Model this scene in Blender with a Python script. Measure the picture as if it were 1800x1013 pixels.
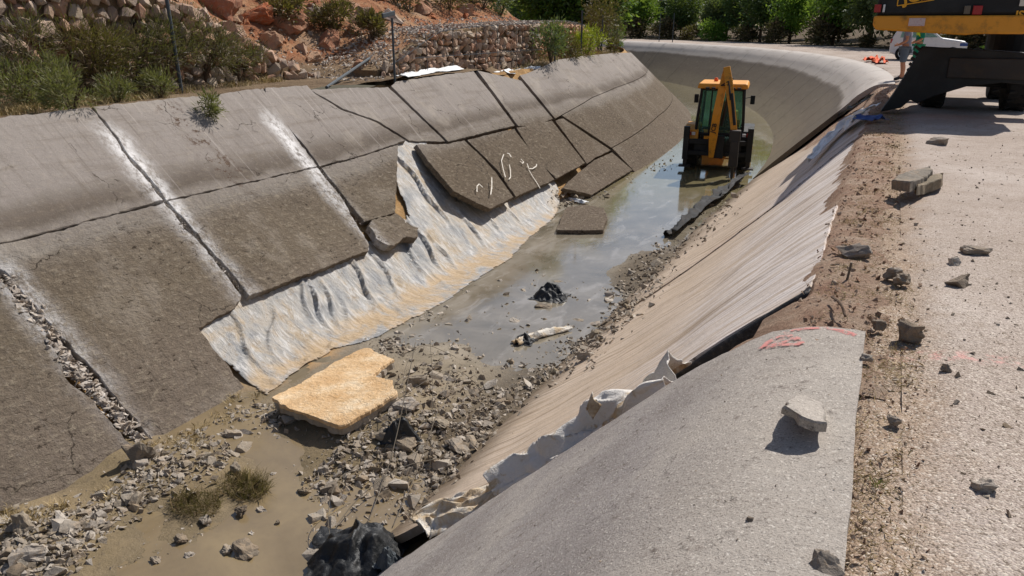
import bpy, bmesh, math, random
from mathutils import Vector, Matrix, noise, Quaternion
for o in list(bpy.data.objects): bpy.data.objects.remove(o)
S = bpy.context.scene
COL = S.collection
RAD = math.radians
# ------------------------------------------------------------------ camera, sky, sun, exposure
FPX, PITCH, YAW, CAMZ = 1300.0, RAD(19.584), RAD(26.235), 1.55
cd = bpy.data.cameras.new('camera'); cam = bpy.data.objects.new('camera', cd); COL.objects.link(cam)
cam.location = (0, 0, CAMZ); cam.rotation_euler = (RAD(90) - PITCH, 0, YAW)
cd.sensor_width = 36; cd.lens = FPX / 1800 * 36; cd.clip_start = .05; cd.clip_end = 2000
S.camera = cam
SUN_EL, SUN_AZ = RAD(51), RAD(19)          # azimuth clockwise from +Y
W = bpy.data.worlds.new('World'); S.world = W; W.use_nodes = True
wn = W.node_tree; bg = wn.nodes['Background']; sk = wn.nodes.new('ShaderNodeTexSky')
sk.sky_type = 'NISHITA'; sk.sun_disc = False; sk.sun_elevation = SUN_EL; sk.sun_rotation = SUN_AZ
sk.dust_density = 1.5; sk.altitude = 300
wn.links.new(sk.outputs[0], bg.inputs[0]); bg.inputs[1].default_value = .088
sl = bpy.data.lights.new('sun', 'SUN'); sun = bpy.data.objects.new('sun', sl); COL.objects.link(sun)
sl.energy = 5.0; sl.angle = RAD(.53); sl.color = (1, .96, .91)
sdir = Vector((math.sin(SUN_AZ) * math.cos(SUN_EL), math.cos(SUN_AZ) * math.cos(SUN_EL), math.sin(SUN_EL)))
sun.rotation_euler = (-sdir).to_track_quat('-Z', 'Y').to_euler(); sun.location = sdir * 60
S.view_settings.view_transform = 'Standard'; S.view_settings.look = 'None'
S.view_settings.exposure = 0.0; S.view_settings.gamma = 1
S.render.resolution_x = 1024; S.render.resolution_y = 576
# ------------------------------------------------------------------ calibration: a pixel of the 1800 px survey photo to a point on a known surface
_f = Vector((-math.sin(YAW) * math.cos(PITCH), math.cos(YAW) * math.cos(PITCH), -math.sin(PITCH)))
_r = Vector((math.cos(YAW), math.sin(YAW), 0)); _u = _r.cross(_f); EYE = Vector((0, 0, CAMZ))
def ray(x, y): return _r * ((x - 900) / FPX) + _u * ((506.5 - y) / FPX) + _f
def atz(x, y, z): d = ray(x, y); return EYE + d * ((z - EYE.z) / d.z)
def atx(x, y, X): d = ray(x, y); return EYE + d * (X / d.x)
def aty(x, y, Y): d = ray(x, y); return EYE + d * (Y / d.y)
def onplane(x, y, P, n): d = ray(x, y); return EYE + d * ((P - EYE).dot(n) / d.dot(n))
BED = -3.0
LF, LT = Vector((-7.05, 0, BED)), Vector((-10.75, 0, .37))          # left bank: foot and lip
LA = (LT - LF); LLEN = LA.length; LA.normalize(); LN = Vector((LA.z, 0, -LA.x))
def L(x, y, off=0.0): return onplane(x, y, LF + LN * off, LN)
def Ls(s, Y, off=0.0): return LF + LA * s + LN * off + Vector((0, Y, 0))
RN = Vector((-1, 0, 1)).normalized(); RP = Vector((0, 0, .42))
def R(x, y, off=0.0): return onplane(x, y, RP + RN * off, RN)
L0, RC = 24.0, 69.0
def path(l, w, z=0.0):
    if l <= L0: return Vector((w, l, z))
    t = (l - L0) / RC
    return Vector((-RC + (RC + w) * math.cos(t), L0 + (RC + w) * math.sin(t), z))
def fbm(x, y, z=0.0, o=4): return noise.fractal(Vector((x, y, z)), 1.0, 2.0, o)
def ss(a, b, x):
    t = max(0.0, min(1.0, (x - a) / (b - a))); return t * t * (3 - 2 * t)
def lerp_tab(tab, x):
    if x <= tab[0][0]: return tab[0][1]
    for (a, b), (c, d) in zip(tab, tab[1:]):
        if x <= c: return b + (d - b) * (x - a) / (c - a)
    return tab[-1][1]
# ------------------------------------------------------------------ object helpers
def mesh_from(V, F, smooth=False):
    me = bpy.data.meshes.new('mesh'); me.from_pydata([tuple(v) for v in V], [], F); me.update()
    if smooth: me.shade_smooth()
    return me
def obj(name, me, mat=None, parent=None, label=None, cat=None, group=None, kind=None, loc=None, rot=None, scale=None):
    o = bpy.data.objects.new(name, me); COL.objects.link(o)
    if mat is not None and me is not None and not me.materials: me.materials.append(mat)
    if parent is not None: o.parent = parent
    if label: o['label'] = label
    if cat: o['category'] = cat
    if group: o['group'] = group
    if kind: o['kind'] = kind
    if loc is not None: o.location = loc
    if rot is not None: o.rotation_euler = rot
    if scale is not None: o.scale = scale if hasattr(scale, '__len__') else (scale,) * 3
    return o
def empty(name, label, cat, loc=(0, 0, 0), rotz=0, group=None):
    o = obj(name, None, None, None, label, cat, group, None, loc, (0, 0, rotz)); o.empty_display_size = .2
    return o
class MB:
    def __init__(s): s.V = []; s.F = []
    def add(s, V, F):
        b = len(s.V); s.V += [tuple(v) for v in V]; s.F += [tuple(b + i for i in f) for f in F]
    def box(s, c, d, rot=None, taper=1.0):
        hx, hy, hz = d[0] / 2, d[1] / 2, d[2] / 2
        P = [Vector((sx * hx * (taper if sz > 0 else 1), sy * hy * (taper if sz > 0 else 1), sz * hz)) for sz in (-1, 1) for sx, sy in ((-1, -1), (1, -1), (1, 1), (-1, 1))]
        if rot is not None: P = [rot @ p for p in P]
        s.add([p + Vector(c) for p in P], [(3, 2, 1, 0), (4, 5, 6, 7), (0, 1, 5, 4), (1, 2, 6, 5), (2, 3, 7, 6), (3, 0, 4, 7)])
    def prism(s, pts, axis, a, b):
        # pts: 2-D outline; axis 'x','y','z' = extrusion axis from a to b
        def P(p, t): return {'x': (t, p[0], p[1]), 'y': (p[0], t, p[1]), 'z': (p[0], p[1], t)}[axis]
        n = len(pts)
        s.add([P(p, a) for p in pts] + [P(p, b) for p in pts],
              [tuple(range(n))[::-1], tuple(range(n, 2 * n))] + [(i, (i + 1) % n, n + (i + 1) % n, n + i) for i in range(n)])
    def tube(s, pts, r, seg=8, cap=True):
        pts = [Vector(p) for p in pts]; n = len(pts)
        rs = r if hasattr(r, '__len__') else [r] * n
        up = None; V = []
        for i, p in enumerate(pts):
            t = (pts[min(i + 1, n - 1)] - pts[max(i - 1, 0)]).normalized()
            if up is None: up = t.orthogonal().normalized()
            up = (up - t * up.dot(t)).normalized(); b = t.cross(up)
            for k in range(seg):
                a = 2 * math.pi * k / seg; V.append(p + (up * math.cos(a) + b * math.sin(a)) * rs[i])
        F = [(i * seg + k, i * seg + (k + 1) % seg, (i + 1) * seg + (k + 1) % seg, (i + 1) * seg + k) for i in range(n - 1) for k in range(seg)]
        if cap: F += [tuple(range(seg))[::-1], tuple(range((n - 1) * seg, n * seg))]
        s.add(V, F)
    def lathe(s, prof, axis='x', seg=24, c=(0, 0, 0)):
        # prof: (r, t) along axis
        V = []
        for r, t in prof:
            for k in range(seg):
                a = 2 * math.pi * k / seg; u, v = r * math.cos(a), r * math.sin(a)
                p = {'x': (t, u, v), 'y': (u, t, v), 'z': (u, v, t)}[axis]; V.append(Vector(p) + Vector(c))
        n = len(prof)
        F = [(i * seg + k, i * seg + (k + 1) % seg, (i + 1) * seg + (k + 1) % seg, (i + 1) * seg + k) for i in range(n - 1) for k in range(seg)]
        F += [tuple(range(seg))[::-1], tuple(range((n - 1) * seg, n * seg))]
        s.add(V, F)
    def mesh(s, bevel=0, seg=2, smooth=False):
        me = mesh_from(s.V, s.F)
        bm = bmesh.new(); bm.from_mesh(me); bmesh.ops.recalc_face_normals(bm, faces=bm.faces)
        if bevel:
            es = [e for e in bm.edges if len(e.link_faces) == 2 and e.calc_face_angle(0) > .5]
            bmesh.ops.bevel(bm, geom=es, offset=bevel, segments=seg, affect='EDGES', profile=.5, clamp_overlap=True)
        bm.to_mesh(me); bm.free()
        if smooth: me.shade_smooth()
        return me
    def build(s, name, mat, parent=None, bevel=0, smooth=False, **k): return obj(name, s.mesh(bevel, 2, smooth), mat, parent, **k)
# ------------------------------------------------------------------ procedural materials
def H(h):
    h = h.lstrip('#'); c = [int(h[i:i + 2], 16) / 255 for i in (0, 2, 4)]
    return tuple((x / 12.92 if x <= .04045 else ((x + .055) / 1.055) ** 2.4) for x in c) + (1,)
class G:
    def __init__(s, name):
        s.mt = bpy.data.materials.new(name); s.mt.use_nodes = True; s.t = s.mt.node_tree; s.b = s.t.nodes['Principled BSDF']
    def n(s, ty, **k):
        nd = s.t.nodes.new('ShaderNode' + ty)
        for a, v in k.items(): setattr(nd, a, v)
        return nd
    def put(s, sock, v):
        if isinstance(v, bpy.types.NodeSocket): s.t.links.new(v, sock)
        elif v is not None: sock.default_value = v
    def pos(s): return s.n('NewGeometry').outputs['Position']
    def isl(s): return s.n('NewGeometry').outputs['Random Per Island']
    def rnd(s): return s.n('ObjectInfo').outputs['Random']
    def oc(s): return s.n('TexCoord').outputs['Object']
    def sc(s, v, sx, sy, sz, rot=(0, 0, 0)):
        d = s.n('Mapping'); s.put(d.inputs[0], v); d.inputs['Scale'].default_value = (sx, sy, sz); d.inputs['Rotation'].default_value = rot; return d.outputs[0]
    def sep(s, v): d = s.n('SeparateXYZ'); s.put(d.inputs[0], v); return d.outputs
    def noise(s, v, scale, detail=5, rough=.6, dist=0.0):
        d = s.n('TexNoise'); s.put(d.inputs['Vector'], v); d.inputs['Scale'].default_value = scale; d.inputs['Detail'].default_value = detail
        d.inputs['Roughness'].default_value = rough; d.inputs['Distortion'].default_value = dist; return d.outputs['Fac']
    def vor(s, v, scale, feature='F1', out='Distance', rand=1.0):
        d = s.n('TexVoronoi', feature=feature); s.put(d.inputs['Vector'], v); d.inputs['Scale'].default_value = scale; d.inputs['Randomness'].default_value = rand; return d.outputs[out]
    def ramp(s, f, stops, interp='LINEAR'):
        d = s.n('ValToRGB'); s.put(d.inputs[0], f); cr = d.color_ramp; cr.interpolation = interp
        while len(cr.elements) < len(stops): cr.elements.new(.5)
        for e, (p, c) in zip(cr.elements, stops):
            e.position = p; e.color = c if not isinstance(c, str) else H(c)
        return d.outputs[0]
    def r(s, f, a, b, lo=0.0, hi=1.0):
        d = s.n('MapRange', interpolation_type='SMOOTHSTEP'); s.put(d.inputs[0], f)
        for i, v in enumerate((a, b, lo, hi)): d.inputs[i + 1].default_value = v
        return d.outputs[0]
    def mix(s, f, a, b, blend='MIX'):
        d = s.n('Mix', data_type='RGBA', blend_type=blend); s.put(d.inputs[0], f)
        s.put(d.inputs[6], H(a) if isinstance(a, str) else a); s.put(d.inputs[7], H(b) if isinstance(b, str) else b); return d.outputs[2]
    def m(s, op, a, b=0.0):
        d = s.n('Math', operation=op); s.put(d.inputs[0], a); s.put(d.inputs[1], b); return d.outputs[0]
    def out(s, col=None, rough=.9, height=None, dist=.02, strength=1.0, metal=0.0, spec=None, trans=None, normal=None):
        if isinstance(col, str): col = H(col)
        s.put(s.b.inputs['Base Color'], col); s.put(s.b.inputs['Roughness'], rough); s.put(s.b.inputs['Metallic'], metal)
        if spec is not None: s.put(s.b.inputs['Specular IOR Level'], spec)
        if height is not None:
            d = s.n('Bump'); s.put(d.inputs['Height'], height); d.inputs['Distance'].default_value = dist; d.inputs['Strength'].default_value = strength
            s.t.links.new(d.outputs[0], s.b.inputs['Normal'])
        return s.mt
def plain(name, col, rough=.6, metal=0.0, dirt=.25, dirtcol='#6b5a45', scale=3.0, bump=.004):
    g = G(name); p = g.oc(); n1 = g.noise(p, scale, 6, .65); f = g.r(n1, .48, .75, 0, dirt)
    return g.out(g.mix(f, col, dirtcol), g.r(n1, .3, .7, rough, min(1, rough + .2)), g.noise(p, 30, 4), bump, .5, metal)

def left_concrete():
    g = G('left_bank_concrete'); p = g.pos(); x, y, z = g.sep(p)
    big = g.noise(p, .7, 6, .6); fine = g.noise(p, 14, 8, .7); grain = g.noise(p, 70, 4, .7); mid = g.noise(p, 3.2, 6, .62)
    streak = g.noise(g.sc(p, 1.2, 5.5, 1.2), 2.0, 6, .65)
    zz = g.m('ADD', z, g.m('MULTIPLY', g.m('SUBTRACT', big, .5), .35)); zz = g.m('ADD', zz, g.m('MULTIPLY', g.m('SUBTRACT', mid, .5), .10))
    col = g.ramp(g.r(zz, -3.2, .6), [(0, '#7d7063'), (.30, '#766958'), (.50, '#776a5a'), (.55, '#7f7365'), (.585, '#8c8378'), (.665, '#857c73'), (.700, '#62584e'), (.735, '#695f56'), (.775, '#7f766d'), (.80, '#8b827a'), (.88, '#90877f'), (1, '#938a82')])
    col = g.mix(g.r(streak, .48, .72, 0, .28), col, '#6a5f52')
    col = g.mix(g.r(g.noise(g.sc(p, .8, .25, 3), 2.4, 6, .65), .50, .68, 0, .4), col, '#6e6255')
    col = g.mix(g.r(fine, .55, .8, 0, .35), col, '#c4bcb0')
    pit = g.r(g.noise(p, 9, 7, .75), .60, .70)
    low = g.r(zz, -.75, -1.25)
    col = g.mix(g.m('MULTIPLY', g.m('MULTIPLY', pit, low), .35), col, '#4a4036')
    col = g.mix(g.m('MULTIPLY', g.r(g.noise(p, 26, 6, .7), .56, .70, 0, .5), low), col, '#9a8c77')
    col = g.mix(g.r(grain, .42, .72, 0, .4), col, g.mix(.5, col, '#2e2820'))
    pt = g.noise(p, .95, 5, .6); col = g.mix(g.r(pt, .52, .68, 0, .38), col, g.mix(.45, col, '#3f342a')); col = g.mix(g.r(pt, .46, .32, 0, .30), col, '#b0a596')
    sl_ = g.r(g.noise(g.sc(p, .35, 6, .35), 1.5, 5, .6), .60, .72, 0, .35); col = g.mix(sl_, col, '#5f5448')
    col = g.mix(g.m('MULTIPLY', g.m('MULTIPLY', low, g.r(y, 10.5, 14)), .5), col, '#5a4c3c')
    wv_ = g.n('VectorMath', operation='ADD'); g.put(wv_.inputs[0], p); nc = g.n('TexNoise'); g.put(nc.inputs['Vector'], p); nc.inputs['Scale'].default_value = 3; nc.inputs['Detail'].default_value = 6; sv = g.n('VectorMath', operation='SCALE'); g.put(sv.inputs[0], nc.outputs['Color']); sv.inputs['Scale'].default_value = .5; g.put(wv_.inputs[1], sv.outputs[0])
    hc = g.vor(wv_.outputs[0], .75, 'DISTANCE_TO_EDGE'); col = g.mix(g.m('MULTIPLY', g.r(hc, .008, .002, 0, .8), g.r(g.noise(p, .9, 3), .5, .58)), col, '#2e261e')
    dr = g.noise(g.sc(p, .22, 9, .22), 1.4, 6, .65); col = g.mix(g.m('MULTIPLY', g.r(dr, .56, .68, 0, .5), g.r(z, -1.6, -.2, .3, 1)), col, '#6b6157'); col = g.mix(g.m('MULTIPLY', g.r(dr, .42, .32, 0, .4), g.r(z, -1.6, -.2, .2, 1)), col, '#b7aea5')
    # lime bloom dusted along the three open joints
    halo = None
    for yc, top, slope in ((7.42, .33, .03), (10.62, .2, .09), (4.78, -.9, 0.0)):
        d = g.m('ABSOLUTE', g.m('SUBTRACT', g.m('SUBTRACT', y, g.m('MULTIPLY', z, slope)), yc))
        d = g.m('ADD', d, g.m('MULTIPLY', g.m('SUBTRACT', mid, .5), .30))
        h = g.m('MULTIPLY', g.m('POWER', g.r(d, .40, .0), 1.5), g.r(z, top, top - .45)); halo = h if halo is None else g.m('MAXIMUM', halo, h)
    fadelow = g.r(z, -2.9, -1.0, .38, 1)
    hn = g.r(g.noise(g.sc(p, 1, 1.6, 1), 6, 8, .8), .38, .58, .12, 1); col = g.mix(g.m('MULTIPLY', g.m('MULTIPLY', g.m('MULTIPLY', halo, fadelow), hn), 1.0), col, '#dedad6')
    rust = g.m('MULTIPLY', g.r(g.noise(p, 6, 7, .75), .52, .60), g.m('MULTIPLY', g.r(g.m('ABSOLUTE', g.m('SUBTRACT', y, g.m('ADD', 8.75, g.m('MULTIPLY', z, -.1)))), .42, .05), g.r(z, -1.3, -.6))); col = g.mix(g.m('MULTIPLY', rust, .85), col, '#4a3424')
    pv = g.noise(g.sc(p, 1, .45, 1), 17, 6, .72); patch = g.r(g.noise(p, 1.1, 4, .6), .40, .60, .15, 1); col = g.mix(g.m('MULTIPLY', g.m('MULTIPLY', g.r(pv, .585, .63), patch), g.m('ADD', .08, g.m('MULTIPLY', low, .8))), col, '#362c22')
    col = g.mix(g.m('MULTIPLY', g.r(pv, .46, .38), g.m('ADD', .12, g.m('MULTIPLY', low, .3))), col, '#a59883')
    crust = g.m('MULTIPLY', g.m('ADD', g.m('MULTIPLY', g.noise(p, 8, 7, .75), 1.4), g.m('MULTIPLY', pv, -1.3)), g.m('ADD', .25, low))
    return g.out(col, .93, g.m('ADD', crust, g.m('MULTIPLY', grain, .12)), .034, 1, spec=.2)
def right_concrete():
    g = G('right_bank_concrete'); p = g.pos(); x, y, z = g.sep(p)
    st = g.noise(g.sc(p, .25, 3.2, .25), 2.2, 7, .62); st2 = g.noise(g.sc(p, .5, 9, .5), 2.5, 6, .65); big = g.noise(p, .8, 6); grain = g.noise(p, 90, 4, .7); f = g.noise(p, 12, 7, .7)
    col = g.ramp(st, [(.28, '#a99885'), (.40, '#c4b5a6'), (.50, '#d6cbc2'), (.62, '#ded5cf'), (.75, '#cbb9a6')])
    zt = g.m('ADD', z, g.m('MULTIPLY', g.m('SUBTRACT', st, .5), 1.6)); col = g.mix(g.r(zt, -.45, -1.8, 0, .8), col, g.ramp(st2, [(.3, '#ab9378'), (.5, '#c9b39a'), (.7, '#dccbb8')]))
    col = g.mix(g.r(st2, .50, .66, 0, .65), col, '#927a5f'); col = g.mix(g.r(g.noise(g.sc(p, .35, 5, .35), 1.1, 6, .65), .53, .66, 0, .6), col, '#8c765d')
    col = g.mix(g.r(g.noise(g.sc(p, .3, 14, .3), 1.7, 5, .6), .585, .66, 0, .75), col, '#5f5042')
    zz = g.m('ADD', z, g.m('MULTIPLY', g.m('SUBTRACT', big, .5), .7))
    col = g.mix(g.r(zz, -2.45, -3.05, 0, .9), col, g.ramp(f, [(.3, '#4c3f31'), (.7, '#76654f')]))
    col = g.mix(g.r(f, .60, .78, 0, .35), col, '#8b7b69')
    col = g.mix(g.r(grain, .45, .7, 0, .18), col, '#5b5146')
    return g.out(col, .92, g.m('ADD', g.m('MULTIPLY', f, .8), g.m('ADD', g.m('MULTIPLY', st2, .2), g.m('MULTIPLY', grain, .2))), .014, .7, spec=.2)
def near_concrete():
    g = G('near_slab_concrete'); p = g.pos(); x, y, z = g.sep(p)
    big = g.noise(p, 1.3, 6); f = g.noise(p, 16, 8, .75); grain = g.noise(p, 120, 4, .75); sp = g.vor(p, 55)
    st = g.noise(g.sc(p, .5, 3, .5), 3.0, 6, .65)
    col = g.ramp(big, [(.3, '#9c948e'), (.5, '#aca49e'), (.7, '#bdb4aa')])
    col = g.mix(g.r(st, .5, .75, 0, .4), col, '#8d8074')
    col = g.mix(g.r(z, -.5, .0, 0, .55), col, '#c0b5a6'); ck = g.vor(g.sc(p, 1, 1, 1), 1.1, 'DISTANCE_TO_EDGE')
    col = g.mix(g.r(grain, .50, .68, 0, .75), col, '#5d564f'); col = g.mix(g.r(f, .57, .68, 0, .75), col, '#4d4640'); col = g.mix(g.r(g.noise(p, 90, 5, .75), .60, .70, 0, .5), col, '#d0c9c0'); col = g.mix(g.r(g.noise(p, 4, 8, .8), .56, .70, 0, .6), col, '#7e7268'); col = g.mix(g.r(g.noise(p, 1.0, 6, .65), .50, .66, 0, .35), col, '#8f857c')
    col = g.mix(g.r(g.sep(g.vor(p, 130, out='Color'))[0], .93, .97, 0, .7), col, '#d8d0c4'); v5 = g.noise(g.sc(p, .8, 1.25, .8), 48, 5, .7); col = g.mix(g.r(v5, .58, .68, 0, .5), col, '#5a534c')
    return g.out(col, .93, g.m('ADD', g.m('MULTIPLY', grain, .6), f), .014, .9, spec=.2)
def far_concrete():
    g = G('far_bank_concrete'); p = g.pos(); x, y, z = g.sep(p)
    big = g.noise(p, .35, 6); f = g.noise(p, 5, 7, .7); st = g.noise(g.sc(p, 1, 1, 6), .8, 5)
    zz = g.m('ADD', z, g.m('MULTIPLY', g.m('SUBTRACT', big, .5), .4))
    col = g.ramp(g.r(zz, -3, .1), [(0, '#7d715c'), (.3, '#6c6050'), (.60, '#695e4f'), (.74, '#61564a'), (.775, '#7d7368'), (.80, '#a39a90'), (.88, '#a9a097'), (1, '#b9b0a7')])  # palest top stops paint the sunlit lip into the concrete colour
    col = g.mix(g.r(st, .5, .75, 0, .35), col, '#574c3e'); col = g.mix(g.r(f, .5, .75, 0, .3), col, '#a3947f')
    return g.out(col, .9, f, .02, .6, spec=.25)
def soil(name, c1, c2, c3, scale=2.0, bump=.05):
    g = G(name); p = g.pos(); a = g.noise(p, scale, 8, .65); b = g.noise(p, scale * 7, 8, .75); c = g.noise(p, scale * 40, 4, .7)
    col = g.ramp(a, [(.3, c1), (.5, c2), (.7, c3)]); col = g.mix(g.r(b, .5, .7, 0, .6), col, g.mix(.5, c1, '#3a2c20')); col = g.mix(g.r(c, .5, .75, 0, .4), col, '#d9cbb8')
    return g.out(col, .95, g.m('ADD', b, g.m('MULTIPLY', c, .3)), bump, 1, spec=.15)
def roadmat():
    g = G('gravel_road'); p = g.pos(); x, y, z = g.sep(p); big = g.noise(p, .6, 6); b = g.noise(p, 9, 8, .75); c = g.noise(p, 60, 5, .75)
    v1 = g.sep(g.vor(p, 95, out='Color'))[0]; v2 = g.sep(g.vor(p, 210, out='Color'))[1]; vd = g.vor(p, 95)
    col = g.ramp(big, [(.3, '#a09185'), (.5, '#afa196'), (.7, '#bfb3a9')])
    col = g.mix(g.r(b, .50, .70, 0, .55), col, '#887868'); col = g.mix(g.r(g.noise(p, 2.5, 7, .7), .52, .68, 0, .4), col, '#8b7c6e')
    xe = g.m('ADD', x, g.m('MULTIPLY', g.m('SUBTRACT', g.noise(p, 2.2, 7, .7), .5), .55)); ve = g.m('MULTIPLY', g.r(xe, .55, .20), g.r(y, 26, 23))
    col = g.mix(g.m('MULTIPLY', ve, .8), col, g.ramp(b, [(.3, '#77604b'), (.5, '#98806a'), (.7, '#b59d84')]))
    near = g.r(y, 9, 3, .35, 1)
    col = g.mix(g.m('MULTIPLY', g.r(v1, .84, .94, 0, .6), near), col, '#5a4e42'); col = g.mix(g.m('MULTIPLY', g.r(v1, .16, .06, 0, .55), near), col, '#d8cdbf')
    col = g.mix(g.m('MULTIPLY', g.r(v2, .72, .9, 0, .5), near), col, '#6b5f51'); col = g.mix(g.m('MULTIPLY', g.r(v2, .28, .1, 0, .45), near), col, '#d8cbb9')
    paint = g.m('MULTIPLY', g.r(g.m('ABSOLUTE', g.m('SUBTRACT', y, g.m('ADD', 3.9, g.m('MULTIPLY', x, .16)))), .10, .02), g.r(g.noise(p, 14, 6, .7), .48, .6, 0, .5)); paint = g.m('MULTIPLY', paint, g.r(x, .15, .3)); col = g.mix(paint, col, '#e0a39b')
    col = g.mix(g.r(c, .54, .68, 0, .6), col, '#5b4f43')
    return g.out(col, .95, g.m('ADD', g.m('MULTIPLY', c, .6), g.m('ADD', g.m('MULTIPLY', b, .5), g.m('MULTIPLY', vd, -.6))), .007, 1, spec=0.0)
def rockmat(name, cols, scale=5.0, isl=False, bump=.03, dk=1.0):
    g = G(name); p = g.oc() ; pw = g.pos(); rv = g.isl() if isl else g.rnd()
    col = g.ramp(rv, [(i / max(1, len(cols) - 1), c) for i, c in enumerate(cols)])
    a = g.noise(pw, scale, 8, .7); b = g.noise(pw, scale * 6, 6, .75)
    col = g.mix(g.r(a, .5, .72, 0, .55 * dk), col, '#7a6b59'); col = g.mix(g.r(b, .52, .75, 0, .45 * dk), col, '#4a4238'); col = g.mix(g.r(b, .45, .2, 0, .4), col, '#d9d2c6'); col = g.mix(g.r(g.noise(pw, 9, 6, .7), .5, .62, 0, .45), col, '#a8937a')
    return g.out(col, .94, g.m('ADD', a, g.m('MULTIPLY', b, .5)), bump, .9, spec=.2)
def mudmat():
    g = G('canal_mud'); p = g.pos(); x, y, z = g.sep(p); a = g.noise(p, 1.6, 8, .65); b = g.noise(p, 14, 8, .7); c = g.noise(p, 60, 4, .7)
    near = g.r(y, 9, 5)
    col = g.mix(near, g.ramp(a, [(.3, '#6f6656'), (.5, '#857a69'), (.7, '#958a79')]), g.ramp(a, [(.3, '#67593f'), (.5, '#7a6a4f'), (.7, '#8b795c')]))
    col = g.mix(g.r(b, .52, .72, 0, .55), col, '#51463a'); col = g.mix(g.r(c, .55, .75, 0, .3), col, '#b3a48c')
    och = g.m('MULTIPLY', g.r(g.m('ADD', x, g.m('MULTIPLY', a, .8)), -6.15, -6.45), g.m('MULTIPLY', g.r(y, 6.0, 7.0), g.r(y, 15, 12))); col = g.mix(g.m('MULTIPLY', och, .85), col, g.ramp(b, [(.3, '#b08552'), (.7, '#cda673')]))
    col = g.mix(g.r(g.m('ADD', x, g.m('MULTIPLY', g.m('SUBTRACT', a, .5), .9)), -4.5, -3.9, 0, .8), col, g.ramp(b, [(.35, '#3a3126'), (.65, '#625442')]))
    wet = g.r(z, -2.96, -3.02)
    return g.out(g.mix(g.m('MULTIPLY', wet, .35), col, '#4c4232'), g.r(z, -2.95, -3.02, .9, .45), g.m('ADD', b, g.m('MULTIPLY', c, .3)), .03, .7, spec=.35)
def watermat():
    g = G('murky_water'); p = g.pos(); x, y, z = g.sep(p); a = g.noise(p, 1.1, 7, .6, .4); b = g.noise(p, 7, 6, .65)
    near = g.r(y, 8.5, 5.5)
    far = g.ramp(a, [(.3, '#6b6353'), (.5, '#7d7464'), (.7, '#8d8474')])
    col = g.mix(near, far, g.ramp(a, [(.3, '#6e5e43'), (.5, '#7d6c50'), (.7, '#8b7959')]))
    col = g.mix(g.r(y, 17, 24), col, '#7f7554')
    film = g.m('MULTIPLY', g.r(g.noise(g.sc(p, 2.2, .8, 1), 1.3, 7, .65, .8), .5, .66), g.r(y, 6.5, 9.5)); col = g.mix(g.m('MULTIPLY', film, .35), col, '#b3aca2')
    col = g.mix(g.r(b, .5, .8, 0, .25), col, '#5f5443')
    g.b.inputs['Coat Weight'].default_value = .5; g.b.inputs['Coat Roughness'].default_value = .04; g.b.inputs['Coat IOR'].default_value = 1.33
    rough = g.m('ADD', g.r(a, .35, .6, .02, .12), g.m('MULTIPLY', near, .14))
    return g.out(col, rough, g.m('ADD', g.noise(g.sc(p, 1, .6, 1), 9, 3, .5), g.m('MULTIPLY', b, .6)), .003, .5, spec=1.0)
def plasticmat():
    g = G('dirty_white_membrane'); p = g.pos(); a = g.noise(p, 1.5, 8, .65, .6); b = g.noise(g.sc(p, 1, 3.2, 1), 2.4, 8, .7, .5); c = g.noise(p, 22, 6, .7); x, y, z = g.sep(p)
    col = g.ramp(a, [(.30, '#74777a'), (.40, '#949391'), (.50, '#aaa49b'), (.58, '#b0a18c'), (.72, '#9c8768')])
    col = g.mix(g.r(b, .53, .63, 0, .65), col, '#ccc9c5'); col = g.mix(g.r(b, .45, .37, 0, .5), col, '#7c7d7c'); col = g.mix(g.r(g.noise(p, 5, 8, .75), .53, .64, 0, .6), col, '#8f7b60')
    ln = g.noise(g.sc(p, .9, 2.6, .9, (0, 0, .25)), 3.4, 8, .72, .6); col = g.mix(g.r(ln, .54, .62, 0, .55), col, '#d3d0cb'); col = g.mix(g.r(ln, .44, .37, 0, .4), col, '#83847f')  # pale and dark wrinkle streaks: fold highlights painted into the colour
    col = g.mix(g.m('MULTIPLY', g.r(z, -2.85, -2.98, 0, .75), g.r(a, .40, .56)), col, g.ramp(c, [(.3, '#a88a62'), (.7, '#c2a67e')])); col = g.mix(g.r(c, .58, .75, 0, .35), col, '#7a6b58')
    return g.out(col, g.r(a, .3, .7, .32, .6), g.m('ADD', g.m('ADD', b, g.m('MULTIPLY', ln, .9)), g.m('MULTIPLY', c, .35)), .045, .9, spec=.5)
def clothmat(white=False):
    g = G('white_geotextile' if white else 'stained_geotextile'); p = g.pos(); a = g.noise(p, 3.2, 7, .65, .5); c = g.noise(p, 60, 4, .7); b = g.noise(p, 8, 6, .7)
    col = g.ramp(a, [(.30, '#a08563'), (.38, '#c9b598'), (.43, '#dcd6cc'), (.75, '#e6e2dc')] if white else [(.34, '#a08563'), (.45, '#c9b598'), (.55, '#d9d2c6'), (.75, '#e0dbd3')]); col = g.mix(g.r(b, .62 if white else .56, .7, 0, .5), col, '#7c5f42')
    m_ = g.out(col, .85, g.m('ADD', g.m('MULTIPLY', c, .3), g.m('ADD', b, g.noise(g.sc(p, 1, 1, 1), 13, 7, .7, 1.2))), .03, .8, spec=.2); return m_
def blackplastic():
    g = G('black_plastic'); p = g.pos(); a = g.noise(p, 4, 7, .65); b = g.noise(p, 18, 6, .7)
    return g.out(g.mix(g.r(b, .5, .7, 0, .6), '#17191b', '#55534f'), g.r(a, .3, .7, .38, .65), g.m('ADD', a, g.m('MULTIPLY', b, .5)), .03, .7, spec=.5)
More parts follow.
